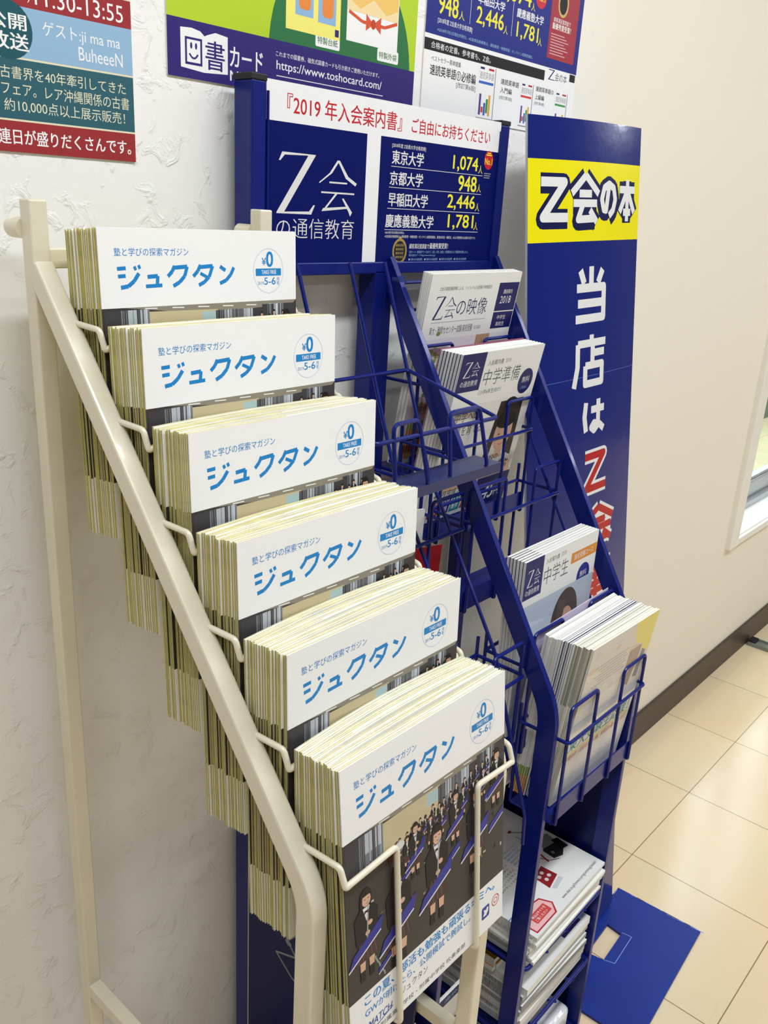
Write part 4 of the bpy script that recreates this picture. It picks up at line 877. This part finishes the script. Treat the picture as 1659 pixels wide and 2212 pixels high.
p.poly([(8, 4), (30, 4), (60, 4), (72, 18), (64, 36), (26, 42), (6, 26)], ink('#b52a35'), 3); p.poly([(10, 6), (58, 6), (69, 18), (62, 34), (27, 39.5), (9, 25)], ink('#f0bcb9'), 4); p.rrect(22, 12, 60, 27, 2, ink('#cf4a45'), 5); p.text('申込はサイトを', 25, 20, 57, 25, WHITE, 6); p.text('ご覧ください', 25, 14, 54, 18.5, WHITE, 6)
a = lying('flyer_pad', .196, .276, .0045, p, GW, PWHITE)
NFL = 12
for k in range(NFL):
    o = a if k == 0 else (copy_tree(plainf) if k > 1 else None)
    if k == 1: plainf = lying('flyer_pad', .196, .276, .0045, None, GW, PWHITE); o = plainf
    zz = .3365 + .0049*(NFL-1-k)
    o.location = (.938+rj.uniform(-.004, .004), -.206+rj.uniform(-.006, .006), zz); o.rotation_euler = (0, 0, R(rj.uniform(-1.5, 1.5)))
    tag(o, 'white flyer with printed robot on top of the upper shelf pile' if k == 0 else 'white flyer in the pile under the robot flyer, upper shelf', 'flyers', 'flyers on the upper right shelf')
# dark poster standing behind the flyers
p = Pr(); p.rect(0, 0, 90, 140, ink('#2c272b'), 1)
for k in range(30): p.ell(rn.uniform(8, 82), rn.uniform(8, 130), 6, 4, ink(rn.choice(('#4a4449', '#6b656a', '#3a3338', '#8b8589'))), 2+.04*k, 12)
p.rect(90, 0, 150, 140, ink('#c9b23a'), 1)
a = brochure(.15, .14, .002, p, PGREY); place(a, .845, -.062, .3975, R(-4)); tag(a, 'dark and yellow leaflet standing behind the robot flyers', 'leaflet')
# second shelf: mixed booklet pile
def pcover(kind):
    p = Pr()
    if kind == 'orange':
        p.rect(0, 0, 182, 254, ink('#d8a12c'), 1); p.poly([(0, 60), (182, 110), (182, 200), (0, 160)], ink('#8fae3c'), 2); p.rect(8, 12, 40, 30, LBL, 3); p.text('資料', 10, 15, 38, 27, NAVY, 4)
    if kind == 'strip': p.rect(118, 8, 168, 26, ink('#2c2470'), 1); p.rect(168, 8, 182, 26, LBL, 1)
    return p
zz = .2015
mixed = [('white', PWHITE)]*3 + [('grey', PGREY)]*4 + [('strip', PWHITE)] + [('orange', PWHITE)]*3
proto2 = {}
for k, (kd, ed) in enumerate(mixed):
    T_ = .0125 if kd in ('white', 'strip') else .008
    if (kd, T_) in proto2: o = copy_tree(proto2[(kd, T_)])
    else: o = lying('booklet_bundle', .184, .254, T_, pcover(kd), GW, ed); proto2[(kd, T_)] = o
    sh_ = (-.002 if kd == 'orange' else .006)
    o.location = (.935+sh_+rj.uniform(-.003, .003), -.213+rj.uniform(-.004, .004) + (.05 if kd == 'orange' else 0), zz); o.rotation_euler = (0, 0, R(rj.uniform(-1.2, 1.2))); zz += T_+.0005
    tag(o, {'white': 'white booklet bundle at the bottom of the second shelf pile', 'grey': 'grey edged booklet bundle in the middle of the second shelf pile', 'strip': 'white bundle with navy strip on its cover, second shelf', 'orange': 'orange and green booklets on top of the second shelf pile'}[kd], 'booklets', {'white': 'white bundles', 'grey': 'grey bundles', 'strip': None, 'orange': 'orange booklets'}[kd])
# lowest shelf: white wrapped pack
pk = empty('wrapped_pack', (.95, -.21, .0565), 'white plastic wrapped pack on the lowest shelf of the blue rack', 'pack')
b = MB(); b.box(-.078, .078, -.125, .11, 0, .05); pk_ = b.build('pack_body', mat('plastic_wrap', '#e6e7ea', .25, .4, vary=.06, nscale=40, bump=.5, bscale=60, bdist=.004), pk, bevel=.008)
b = MB(); b.box(-.078, .02, -.128, -.10, .0502, .0512); b.build('pack_seal', ink('#cfd1d6', .25), pk)
